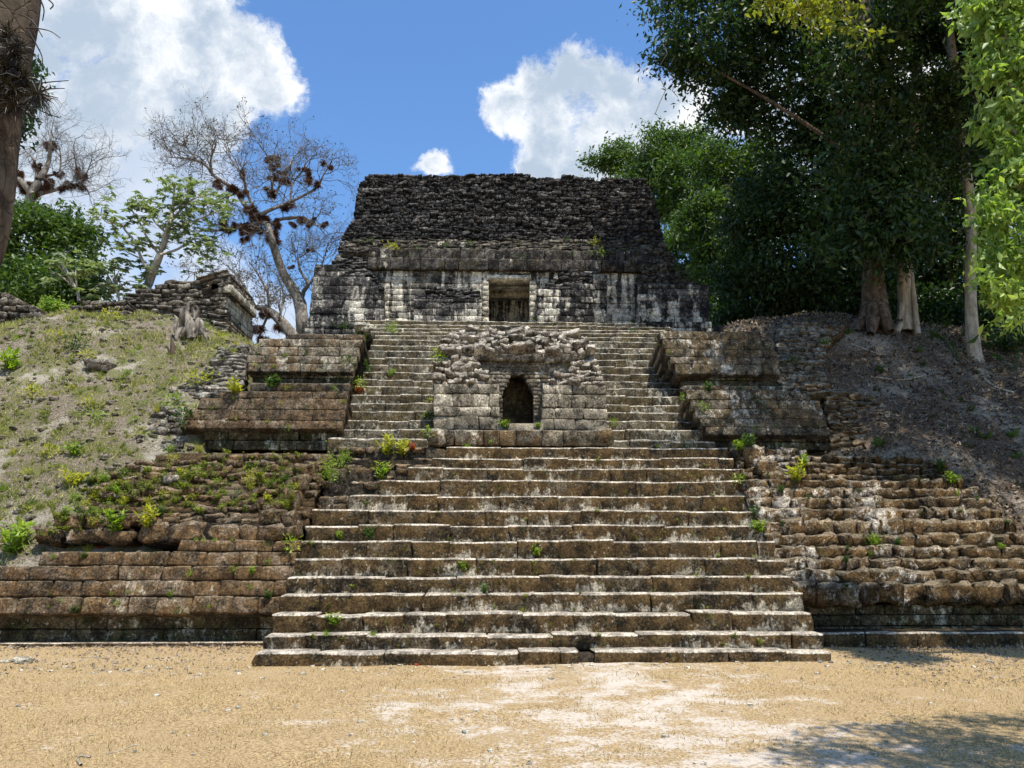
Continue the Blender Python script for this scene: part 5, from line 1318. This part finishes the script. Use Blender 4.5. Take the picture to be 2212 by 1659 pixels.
# ------------------------------------------------------------------ weeds and plants
def plant_mesh(kind, seed):
    global RNG
    RNG = np.random.default_rng(seed); rd = random.Random(seed)
    Vs, Fs, n0 = [], [], 0
    def add(V, F):
        nonlocal n0
        Vs.append(V); Fs.append(np.asarray(F) + n0); n0 += len(V)
    if kind == 'leafy':          # upright stems with lance shaped leaves
        for s in range(7):
            a = rd.uniform(0, 6.28); ln = rd.uniform(.5, 1.0); tilt = rd.uniform(.1, .55)
            tip = np.array([math.cos(a) * tilt, math.sin(a) * tilt, ln])
            k = 9; tt = np.linspace(.15, 1, k)[:, None]
            C = tip * tt + np.array([0, 0, .0])
            V, F = tube_vf([(0, 0, -.03), tuple(tip * .5), tuple(tip)], [.012, .010, .005], 3); add(V, F)
            ax = unit(k); ax[:, 2] = np.abs(ax[:, 2]) * .4 + .1
            add(*leaves(np.repeat(C, 2, 0), .30, 2.6, .1, .4, np.vstack([ax, -ax * np.array([1, 1, -1])]).reshape(2, k, 3).transpose(1, 0, 2).reshape(-1, 3), .7))
    elif kind == 'bushy':
        C = np.random.default_rng(seed).normal(size=(110, 3)) * np.array([.26, .22, .18]) + np.array([0, 0, .32])
        add(*leaves(C, .17, 2.0, -.1, .4, None, .8))
        for s in range(5):
            V, F = tube_vf([(0, 0, -.03), (rd.uniform(-.3, .3), rd.uniform(-.2, .2), .4)], [.012, .004], 3); add(V, F)
    elif kind == 'rosette':
        k = 16; a = np.linspace(0, 6.28, k, endpoint=False) + np.random.default_rng(seed).random(k) * .4
        ax = np.stack([np.cos(a), np.sin(a), .35 + .9 * np.random.default_rng(seed + 5).random(k)], 1)
        add(*leaves(np.zeros((k, 3)), .55, 5.0, 0, .3, ax, .8))
    elif kind == 'feathery':
        C = np.random.default_rng(seed).normal(size=(260, 3)) * np.array([.22, .18, .26]) + np.array([0, 0, .42])
        C = C[C[:, 2] > 0]
        add(*leaves(C, .085, 2.2, -.2, .5, None, .3))
        for s in range(12):
            V, F = tube_vf([(0, 0, -.03), (rd.uniform(-.3, .3), rd.uniform(-.2, .2), rd.uniform(.5, .9))], [.008, .003], 3); add(V, F)
    elif kind == 'tuft':
        P = np.random.default_rng(seed).normal(size=(70, 3)) * np.array([.09, .09, 0])
        V, F = blades(P, .5, .035, .45); F4 = np.hstack([F, F[:, 2:3]]); n_ = len(F)
        # give every blade a fourth corner so that all faces are quads
        V4 = V.reshape(-1, 3, 3); mid = (V4[:, 1] + V4[:, 2]) / 2 + .01
        V4 = np.concatenate([V4, mid[:, None]], 1); F = (np.arange(n_)[:, None] * 4) + np.array([0, 1, 3, 2])
        add(V4.reshape(-1, 3), F)
    elif kind == 'big':          # aroid like plant with large paddle leaves
        for s in range(6):
            a = rd.uniform(0, 6.28); tip = np.array([math.cos(a) * .35, math.sin(a) * .3, rd.uniform(.45, 1.0)])
            V, F = tube_vf([(0, 0, -.05), tuple(tip * .6), tuple(tip)], [.02, .015, .01], 4); add(V, F)
            add(*leaves(tip[None], .6, 2.0, 0, .1, np.array([[math.cos(a), math.sin(a), rd.uniform(-.2, .7)]]), .8))
    return mesh_np('weed', np.vstack(Vs), np.vstack(Fs))
PM = {}
def plant(px, py, size, kind, mat, label=None, group=None, world=None, name='weed', cat='weed'):
    if world is None:
        loc, nrm = hit(px, py)
        if loc is None: return None
    else: loc = world
    key = (kind, mat, random.randrange(3))
    if key not in PM:
        me = plant_mesh(kind, hash((len(PM), 7)) % 1000 + 3); me.materials.append(M[mat]); PM[key] = me
    o = bpy.data.objects.new(name, PM[key])
    m = (Matrix.Rotation(random.uniform(0, 6.28), 3, 'Z') @ Matrix.Diagonal((size * random.uniform(.9, 1.2), size * random.uniform(.9, 1.2), size))).to_4x4()
    m.translation = Vector(loc) - Vector((0, 0, .01))
    link(o, None, m)
    return tag(o, label, cat, group)
big_weeds = [
 (712, 1040, .62, 'feathery', 'weed', 'tall feathery bright green weed on the ruined left end of the upper steps', 'tall_weed'),
 (742, 1010, .45, 'feathery', 'weed', 'feathery green weed just left of the foot of the upper stair', 'tall_weed'),
 (700, 1035, .30, 'leafy', 'weed', 'low bright green leafy weed in front of the tall feathery weed', 'weed'),
 (820, 1035, .34, 'leafy', 'weed', 'bright green leafy weed on the third step below the shrine terrace', 'weed'),
 (838, 985, .42, 'leafy', 'weed_y', 'yellow green leafy weed standing left of the shrine on the terrace edge', 'weed'),
 (868, 985, .38, 'leafy', 'weed_y', 'yellow and orange tinted weed on the terrace edge beside the shrine bench', 'weed'),
 (893, 972, .16, 'leafy', 'weed_red', 'reddish leaved weed on the terrace edge just left of the shrine', 'weed'),
 (960, 968, .25, 'tuft', 'weed', 'green grass tuft below the left round stone of the shrine', 'weed'),
 (1010, 965, .18, 'tuft', 'weed', 'green grass tuft at the foot of the shrine bench', 'weed'),
 (1060, 962, .14, 'leafy', 'weed', 'small weed at the foot of the shrine bench below the niche', 'weed'),
 (560, 978, .40, 'bushy', 'weed_y', 'yellow green bush on the left terrace floor under the brown tier', 'weed'),
 (600, 978, .42, 'leafy', 'weed_y', 'yellow green leafy plant on the left terrace floor beside the bush', 'weed'),
 (630, 975, .32, 'bushy', 'weed', 'round green bush on the left terrace floor nearest the stair', 'weed'),
 (632, 1185, .36, 'bushy', 'weed', 'leafy yellow green bush in the corner between left wall and broad stair', 'weed'),
 (845, 722, .5, 'feathery', 'weed', 'feathery green bush at the top left corner of the upper stair', 'tall_weed'),
 (795, 738, .42, 'bushy', 'weed_dark', 'dark green bush on the terrace corner beside the upper stair', 'weed'),
 (742, 715, .40, 'bushy', 'weed_dark', 'green creeper against the base of the temple left wing', 'weed'),
 (848, 540, .36, 'bushy', 'weed_y', 'yellow green weed on the left of the ledge under the roof comb', 'weed'),
 (1285, 530, .34, 'bushy', 'weed_y', 'yellow green weed high on the right of the ledge under the roof comb', 'weed'),
 (1300, 552, .36, 'bushy', 'weed', 'green creeper hanging over the right part of the cornice', 'weed'),
 (962, 535, .26, 'bushy', 'weed_dark', 'dull moss green cushion on the ledge above the doorway', 'weed'),
 (1015, 528, .22, 'bushy', 'weed_dark', 'second dull moss green cushion on the ledge above the doorway', 'weed'),
 (1490, 610, .55, 'feathery', 'weed_dark', 'straggly dry green shrub behind the top of the temple right wing', 'weed'),
 (1465, 590, .4, 'feathery', 'weed_dark', 'small straggly shrub on the sloping rubble above the right wing', 'weed'),
 (948, 780, .30, 'bushy', 'weed', 'green weed at the top left corner of the shrine beside the stair', 'weed'),
 (944, 762, .24, 'bushy', 'weed_y', 'yellow weed beside the left edge of the shrine rubble', 'weed'),
 (928, 905, .28, 'bushy', 'weed', 'green weed creeping up beside the left wing of the shrine', 'weed'),
 (930, 870, .24, 'bushy', 'weed_y', 'yellow green weed halfway up beside the left wing of the shrine', 'weed'),
 (926, 940, .26, 'bushy', 'weed', 'green weed beside the left round stone of the shrine', 'weed'),
 (1090, 925, .20, 'leafy', 'weed', 'small green plant growing in the left foot of the dark niche', 'weed'),
 (1163, 925, .14, 'leafy', 'weed', 'tiny green plant at the right foot of the dark niche', 'weed'),
 (1325, 918, .22, 'bushy', 'weed', 'green weed beside the right wing of the shrine', 'weed'),
 (1228, 790, .18, 'tuft', 'weed_y', 'yellow grass tuft on the right shoulder of the shrine rubble', 'weed'),
 (845, 812, .20, 'leafy', 'weed', 'green weed on the middle of the upper stair left of the shrine', 'weed'),
 (785, 800, .40, 'bushy', 'weed_dark', 'trailing green weed on the corner of the upper left tier', 'weed'),
 (775, 835, .36, 'bushy', 'weed', 'trailing light green weed between the two left tiers beside the stair', 'weed'),
 (750, 790, .34, 'bushy', 'weed_dark', 'dark creeping weed on the face of the upper left tier', 'weed'),
 (590, 838, .34, 'leafy', 'weed_dark', 'leafy plant on the ledge of the upper left tier with red flowers', 'weed'),
 (600, 815, .14, 'leafy', 'weed_red', 'cluster of red flowers on the ledge of the upper left tier', 'flower'),
 (775, 850, .18, 'leafy', 'weed_red', 'red tinted weed at the stair end of the ledge between the left tiers', 'flower'),
 (510, 850, .36, 'leafy', 'weed_y', 'yellow green leafy weed at the left end of the lower left tier top', 'weed'),
 (428, 830, .50, 'bushy', 'weed_y', 'round yellow green shrub on the mound left of the collapsed slabs', 'shrub'),
 (375, 880, .50, 'bushy', 'weed', 'green shrub in the hollow between mound and lower left tier', 'shrub'),
 (400, 915, .50, 'bushy', 'weed_dark', 'dark green shrub in the hollow under the mound edge', 'shrub'),
 (340, 890, .40, 'tuft', 'weed_y', 'yellow grass clump above the hollow at the mound edge', 'weed'),
 (430, 975, .36, 'tuft', 'weed_y', 'yellow grass clump on the terrace floor at the mound foot', 'weed'),
 (370, 975, .36, 'tuft', 'weed', 'green grass clump at the foot of the broken stones on the mound', 'weed'),
 (22, 800, .60, 'leafy', 'weed', 'large leafy green shrub on the mound at the left edge of the picture', 'shrub'),
 (165, 755, .55, 'bushy', 'weed_dark', 'dark centred green shrub near the top of the mound', 'shrub'),
 (120, 730, .32, 'bushy', 'weed_y', 'small yellow green shrub near the crest of the mound', 'shrub'),
 (70, 860, .50, 'bushy', 'weed_y', 'yellow green shrub on the middle left of the mound', 'shrub'),
 (190, 880, .36, 'bushy', 'weed_y', 'yellow orange shrub on the middle of the mound', 'shrub'),
 (208, 908, .38, 'bushy', 'weed', 'green shrub just below the orange one on the mound', 'shrub'),
 (240, 690, .42, 'bushy', 'weed_y', 'bright yellow green shrub on the crest below the broken wall', 'shrub'),
 (440, 715, .38, 'feathery', 'weed', 'fresh green fern by the dead stump', 'weed'),
 (475, 735, .36, 'bushy', 'weed_y', 'yellow green cushion right of the fern near the mound crest', 'weed'),
 (510, 745, .30, 'tuft', 'weed_y', 'yellow grass at the right end of the mound crest', 'weed'),
 (300, 755, .26, 'tuft', 'weed', 'grass clump beside the boulder on the mound', 'weed'),
 (185, 775, .36, 'bushy', 'weed_y', 'yellow green weed left above the boulder on the mound', 'weed'),
 (275, 808, .28, 'tuft', 'weed', 'green grass clump right below the boulder on the mound', 'weed'),
 (30, 980, .30, 'tuft', 'weed_y', 'yellow grass clump low on the mound at the left edge', 'weed'),
 (110, 985, .36, 'bushy', 'weed_y', 'yellow shrub on the lower part of the mound', 'shrub'),
 (160, 985, .30, 'leafy', 'weed', 'leafy weed at the border between mound and rubble slope', 'weed'),
 (25, 1200, .62, 'leafy', 'weed', 'large bright green bush at the left edge above the lower wall', 'shrub'),
 (8, 1060, .34, 'tuft', 'weed', 'green clump at the left edge of the picture halfway down the mound', 'weed'),
 (70, 1090, .26, 'tuft', 'weed_dark', 'dark clump beside a fallen stick low on the mound', 'weed'),
 (250, 1150, .42, 'leafy', 'weed', 'upright leafy weed growing out of the cap stones of the left wall', 'weed'),
 (320, 1140, .36, 'leafy', 'weed_y', 'yellow leafy weed between the cap stones of the left wall', 'weed'),
 (215, 1185, .34, 'leafy', 'weed_red', 'reddish weed hanging from the top of the left wall', 'weed'),
 (190, 1190, .30, 'tuft', 'weed_y', 'yellow clump on the ledge at the left wall top', 'weed'),
 (540, 1060, .5, 'feathery', 'weed_y', 'dry yellow fern like plant on the rubble slope near the stair', 'weed'),
 (160, 1050, .4, 'leafy', 'weed_y', 'yellow leafy plant at the upper left of the rubble slope', 'weed'),
 (802, 1165, .24, 'leafy', 'weed_dark', 'small dark leafy plant on the eighth step of the broad stair', 'weed'),
 (733, 1165, .16, 'leafy', 'weed', 'small bright weed on the eighth step left of the dark plant', 'weed'),
 (723, 1350, .18, 'leafy', 'weed', 'upright bright weed on the third step of the broad stair', 'weed'),
 (1160, 1200, .20, 'leafy', 'weed', 'small green weed in the middle of the seventh step', 'weed'),
 (1003, 1232, .16, 'leafy', 'weed', 'tiny green weed left of the middle of the broad stair', 'weed'),
 (1047, 1282, .18, 'leafy', 'weed_dark', 'tiny dark weed on the fifth step near the middle', 'weed'),
 (805, 1372, .16, 'tuft', 'weed', 'tiny tuft on the second step near the left', 'weed'),
 (705, 1372, .16, 'tuft', 'weed', 'tiny tuft on the second step close to its left end', 'weed'),
 (1634, 1125, .26, 'leafy', 'weed_dark', 'pale green leafy weed in the crack at the right end of the stair', 'weed'),
 (1640, 1150, .24, 'leafy', 'weed', 'second leafy weed lower in the crack at the right end of the stair', 'weed'),
 (1596, 1040, .24, 'bushy', 'weed', 'green weed where the top right steps meet the rubble', 'weed'),
 (1722, 1040, .42, 'leafy', 'weed_y', 'yellow green drooping weed on the tumbled right wall', 'weed'),
 (1735, 1010, .26, 'leafy', 'weed', 'small weed near the top of the tumbled right wall', 'weed'),
 (1885, 1175, .30, 'bushy', 'weed_dark', 'sprawling weed in the middle of the tumbled right wall', 'weed'),
 (2030, 1020, .30, 'leafy', 'weed_dark', 'green weed where the tumbled wall meets the shaded slope', 'weed'),
 (2060, 1045, .26, 'leafy', 'weed', 'small light weed at the right end of the tumbled wall top', 'weed'),
 (1600, 972, .24, 'leafy', 'weed', 'weed on the terrace floor at the foot of the right tiers', 'weed'),
 (1618, 965, .26, 'leafy', 'weed_dark', 'dark weed in the recess under the lower right tier', 'weed'),
 (1530, 845, .24, 'leafy', 'weed_dark', 'small dark weed on the corner of the upper right tier', 'weed'),
 (1544, 830, .30, 'bushy', 'weed_dark', 'dark weed clinging to the face of the upper right tier', 'weed'),
 (1518, 885, .28, 'bushy', 'weed', 'light weed on the face of the lower right tier near the stair', 'weed'),
 (1480, 865, .22, 'bushy', 'weed', 'light weed at the stair end of the ledge between the right tiers', 'weed'),
 (1640, 880, .22, 'bushy', 'weed_dark', 'dull weed on the middle of the lower right tier', 'weed'),
 (1425, 745, .18, 'tuft', 'weed_y', 'yellow tuft at the top right end of the upper stair', 'weed'),
 (1445, 762, .16, 'tuft', 'weed', 'small tuft by the right end of the upper stair', 'weed'),
 (1365, 697, .22, 'bushy', 'weed', 'green weed at the foot of the temple right of the door', 'weed'),
 (1366, 718, .20, 'bushy', 'weed_dark', 'low weed on the top step right of the shrine', 'weed'),
 (1155, 692, .12, 'leafy', 'weed', 'tiny weed at the right foot of the temple doorway', 'weed'),
 (1420, 965, .18, 'tuft', 'weed', 'small tuft on the lowest upper step right of the shrine', 'weed'),
 (1480, 968, .2, 'bushy', 'weed_dark', 'low weed on the lowest upper step near its right end', 'weed'),
 (1783, 745, .44, 'rosette', 'weed_dark', 'dark spiky rosette near the top of the shaded slope', 'plant'),
 (1831, 722, .40, 'rosette', 'weed_dark', 'dark spiky rosette on the crest before the buttress roots', 'plant'),
 (1714, 790, .36, 'bushy', 'weed_dark', 'green weed on the eroded bulge right of the tiers', 'weed'),
 (1900, 965, .50, 'rosette', 'weed_dark', 'large dark spiky rosette at the foot of the shaded slope', 'plant'),
 (2131, 948, .46, 'rosette', 'weed_dark', 'dark spiky rosette on the right part of the shaded slope', 'plant'),
 (2105, 935, .44, 'rosette', 'weed_dark', 'dark spiky rosette left of another on the shaded slope', 'plant'),
 (2186, 945, .46, 'rosette', 'weed_dark', 'dark spiky rosette at the right edge of the shaded slope', 'plant'),
 (2198, 990, .34, 'rosette', 'weed_dark', 'dark spiky rosette lowest at the right edge', 'plant'),
 (2067, 775, .75, 'big', 'weed_dark', 'large leaved plant left of the slender pale trunk', 'plant'),
 (2190, 800, .60, 'big', 'weed_dark', 'large leaved plant right of the slender pale trunk', 'plant'),
 (2010, 735, .60, 'big', 'weed_dark', 'large leaved plant between the two pale trunks', 'plant'),
 (1985, 760, .34, 'rosette', 'weed_dark', 'small dark rosette under the forked pale trunk', 'plant'),
 (1890, 1178, .2, 'leafy', 'weed', 'tiny light weed between mossy blocks of the right wall', 'weed'),
]
for (px, py, s, kind, mat, lab, nm) in big_weeds:
    plant(px, py, s, kind, mat, lab, None, None, nm, 'flower' if nm == 'flower' else ('shrub' if nm == 'shrub' else ('plant' if nm == 'plant' else 'weed')))
KW = {'bushy': 'rounded', 'leafy': 'leafy', 'tuft': 'grassy', 'rosette': 'spiky'}
CW = {'weed_mix': 'olive green', 'weed': 'bright green', 'weed_y': 'yellow green', 'weed_dark': 'dark green', 'grass': 'olive'}
def scatter(n, poly, kinds, mats, smin, smax, label, group, solo=0, where=None):
    """the first `solo` (largest) plants are things of their own, the rest one joined undergrowth"""
    xs_ = [p[0] for p in poly]; ys_ = [p[1] for p in poly]; k = 0; tries = 0
    spots = []
    while len(spots) < n and tries < n * 12:
        tries += 1
        x, y = random.uniform(min(xs_), max(xs_)), random.uniform(min(ys_), max(ys_))
        if not any(a <= x <= b for a, b in intervals([poly], y)): continue
        l, _ = hit(x, y)
        if l is not None: spots.append((random.uniform(smin, smax), x, y, l))
    spots.sort(key=lambda t: -t[0])
    used = set(); VV, FF, n0 = [], [], 0
    for i, (sz, x, y, l) in enumerate(spots):
        kd, mt = random.choice(kinds), random.choice(mats)
        row = ['top', 'upper', 'middle', 'lower', 'bottom'][min(4, int(5 * (y - min(ys_)) / (max(ys_) - min(ys_))))]
        colm = ['far left', 'left', 'centre left', 'centre', 'centre right', 'right', 'far right'][min(6, int(7 * (x - min(xs_)) / (max(xs_) - min(xs_))))]
        lab = '%s %s weed, %s %s of the %s' % (CW[mt], KW[kd], row, colm, where)
        if len(used) < solo and lab not in used and mt != 'grass':
            used.add(lab); plant(x, y, sz, kd, mt, lab, group, l)
        else:
            me = plant_mesh(kd, random.randrange(4) + 50) if (kd, 'stuffmesh', i % 4) not in PM else None
            key = (kd, 'stuffmesh', i % 4)
            if key not in PM:
                V = np.empty(len(me.vertices) * 3); me.vertices.foreach_get('co', V)
                F = np.empty(len(me.polygons) * 4, dtype=np.int32); 
                F = np.array([tuple(p.vertices) for p in me.polygons if len(p.vertices) == 4])
                PM[key] = (V.reshape(-1, 3), F)
            V, F = PM[key]
            a_ = random.uniform(0, 6.28); Rz = np.array([[math.cos(a_), -math.sin(a_), 0], [math.sin(a_), math.cos(a_), 0], [0, 0, 1]])
            VV.append((V * sz) @ Rz.T + np.array(l)); FF.append(F + n0); n0 += len(V)
    if VV:
        tag(obj_local('undergrowth', np.vstack(VV), np.vstack(FF), M[mats[0]]), label, 'weeds', kind='stuff')
scatter(330, [(90, 1160), (300, 1130), (630, 1100), (660, 985), (345, 985), (180, 1050)], ['bushy', 'leafy', 'tuft'], ['weed_mix', 'weed', 'weed_dark', 'weed_y'], .07, .19,
        'small yellow green weeds rooted between the brown rubble stones left of the stair', 'weeds on the rubble slope left of the stair', 60, 'rubble slope left of the stair')
scatter(26, [(90, 1180), (600, 1160), (580, 1330), (0, 1330)], ['leafy', 'tuft', 'bushy'], ['weed', 'weed_dark'], .08, .17, 'small weeds growing from the joints of the lower left terrace wall', 'weeds in the lower left wall', 14, 'lower left wall face')
scatter(460, [(0, 720), (200, 685), (400, 700), (520, 755), (380, 860), (330, 960), (170, 1070), (80, 1170), (0, 1200)], ['tuft', 'bushy', 'tuft'], ['weed_mix', 'weed', 'weed_y', 'weed_mix'], .06, .22,
        'low yellow green tufts growing on the sunny mound', 'tufts on the sunny mound', 40, 'sunny mound')
scatter(150, [(660, 1000), (1600, 985), (1690, 1240), (1750, 1400), (580, 1400), (640, 1150)], ['tuft', 'leafy', 'bushy'], ['weed_mix', 'weed', 'weed_dark'], .035, .10, 'tiny weeds sprouting from a joint of the broad stair', 'tiny weeds on the broad stair', 0, 'broad stair')
scatter(34, [(400, 960), (740, 960), (770, 740), (560, 740)], ['bushy', 'tuft'], ['weed_dark', 'weed', 'weed_y'], .08, .18, 'small weeds growing on the face of the left terrace tiers', 'weeds on the left tiers', 14, 'left terrace tiers')
scatter(22, [(1440, 740), (1660, 740), (1780, 950), (1540, 950)], ['bushy', 'tuft'], ['weed_dark', 'weed'], .07, .14, 'small weeds growing on the face of the right terrace tiers', 'weeds on the right tiers', 8, 'right terrace tiers')
scatter(24, [(1640, 990), (2060, 1010), (2200, 1180), (2200, 1380), (1760, 1380)], ['leafy', 'tuft'], ['weed_dark', 'weed'], .07, .15, 'small weeds sprouting from the tumbled right terrace wall', 'weeds on the right wall', 8, 'tumbled right wall')
scatter(16, [(740, 560), (1440, 560), (1430, 520), (745, 520)], ['bushy'], ['weed_dark'], .10, .18, 'small moss cushions on the ledge above the temple wall', 'moss cushions on the temple ledge', 0, 'temple ledge')
scatter(26, [(1830, 760), (2200, 800), (2200, 1150), (1950, 960)], ['leafy', 'tuft', 'rosette'], ['weed_dark'], .10, .22, 'small dark seedlings among the fallen leaves of the shaded slope', 'seedlings on the shaded slope', 8, 'shaded slope')

# ------------------------------------------------------------------ stump, boulders, sticks
def lump(name, px, py, size, mat, label, cat, lb='rough', dz=.3):
    loc, _ = hit(px, py)
    me = LIB[lb][random.randrange(10)][0].copy(); me.materials.append(mat)
    m = (Matrix.Rotation(random.uniform(-.3, .3), 3, 'Z') @ Matrix.Diagonal(size)).to_4x4(); m.translation = loc + Vector((0, size[1] * .2, size[2] * dz))
    return tag(link(bpy.data.objects.new(name, me), None, m), label, cat)
lump('boulder', 209, 800, (.55, .4, .32), M['annex'], 'dark grey boulder lying on the middle of the grassy mound', 'boulder')
lump('rock', 47, 1434, (.20, .15, .10), M['pale'], 'white limestone rock on the leaf strewn ground at the lower left', 'rock')
lump('rock', 12, 1432, (.12, .10, .05), M['pale'], 'smaller white stone left of the limestone rock at the lower left', 'rock')
lump('rock', 370, 1040, (.3, .25, .14), M['annex'], 'grey stone lying loose on the rubble slope', 'rock')
lump('rock', 900, 1438, (.05, .05, .04), M['weed_red'], 'small red leaf at the foot of the broad stair', 'rock', dz=.1)  # bit of red leaf, shaped from a stone lump
p0 = hit(410, 735)[0] or at(410, 735, 20)
t = thing('dead_stump', p0, 'gnarled silver grey dead tree stump on the crest of the mound', 'stump')
ac = Acc()
for pts in ([(415, 730, .11), (410, 700, .10), (404, 678, .07), (408, 652, .02)], [(402, 728, .10), (397, 705, .09), (392, 685, .06), (396, 664, .02)], [(428, 724, .10), (427, 700, .09), (420, 682, .06), (415, 662, .02)],
            [(436, 722, .07), (436, 700, .06), (430, 688, .03)], [(396, 700, .06), (386, 716, .055), (382, 732, .04), (392, 748, .03), (406, 762, .012)], [(404, 705, .07), (396, 722, .05), (404, 738, .035), (418, 752, .012)],
            [(388, 735, .04), (379, 712, .04), (382, 690, .03), (376, 680, .012)], [(420, 690, .05), (428, 672, .035), (424, 660, .012)], [(432, 710, .05), (442, 724, .04), (448, 738, .02)], [(408, 720, .11), (418, 712, .11), (426, 716, .08)]):
    branch(ac, [wpt(x, y, p0.y + random.uniform(-.12, .12), r) for x, y, r in pts], 8, 5, .9)
ac.build('wood', M['bark_grey'], t, True)
t = thing('dead_branch', hit(372, 765)[0], 'short dark dead branch sticking out of the mound below the stump', 'branch')
p0 = hit(372, 765)[0]; ac = Acc()
for pts in ([(372, 765, .05), (373, 745, .05), (370, 728, .02)], [(368, 765, .03), (362, 750, .02)], [(376, 765, .03), (380, 748, .015)]):
    branch(ac, [wpt(x, y, p0.y, r) for x, y, r in pts], 6, 3, .6)
ac.build('wood', M['bark_brown'], t, True)
def stick(pts, r, lab, mat='bark_pale', br=None):
    P_ = [hit(*p)[0] for p in pts]
    if any(p is None for p in P_): return
    ac = Acc(); branch(ac, [(p.x, p.y, p.z + r * .6, r * (1 - .5 * k / len(P_))) for k, p in enumerate(P_)], 5, 4, .2)
    for (i, q) in (br or []):
        e = hit(*q)[0]; s_ = P_[i]; branch(ac, [(s_.x, s_.y, s_.z + r, r * .6), (e.x, e.y, e.z + r, r * .3)], 4, 2)
    tag(ac.build('stick', M[mat], None, True), lab, 'stick')
stick([(180, 1422), (205, 1420), (232, 1425)], .008, 'thin pale stick lying on the lawn at the lower left', br=[(1, (215, 1428))])
stick([(175, 1655), (168, 1645), (172, 1635), (195, 1638)], .012, 'pale bent root piece on the lawn at the bottom left')
stick([(230, 1630), (262, 1622), (285, 1612), (300, 1610)], .006, 'long thin stalk lying on the lawn at the bottom left')
stick([(65, 1105), (90, 1092), (105, 1078)], .015, 'grey fallen stick on the lower part of the mound')
stick([(1840, 745), (1870, 756), (1900, 768)], .03, 'pale fallen branch near the top of the shaded slope', br=[(1, (1880, 750))])
stick([(1880, 1000 - 185), (1950, 822), (2000, 812)], .03, 'pale fallen branch lying across the middle of the shaded slope')
stick([(1790, 775), (1815, 790), (1830, 800)], .02, 'short fallen branch on the upper left of the shaded slope', 'bark_grey')
stick([(2120, 815), (2150, 838), (2190, 850)], .04, 'thick fallen branch below the slender pale trunk')
stick([(1930, 880), (1960, 905), (2010, 912)], .02, 'dark fallen branch halfway down the shaded slope', 'bark_brown')
stick([(2030, 905), (2080, 915), (2110, 930)], .02, 'grey fallen branch beside the spiky rosettes', 'bark_grey')
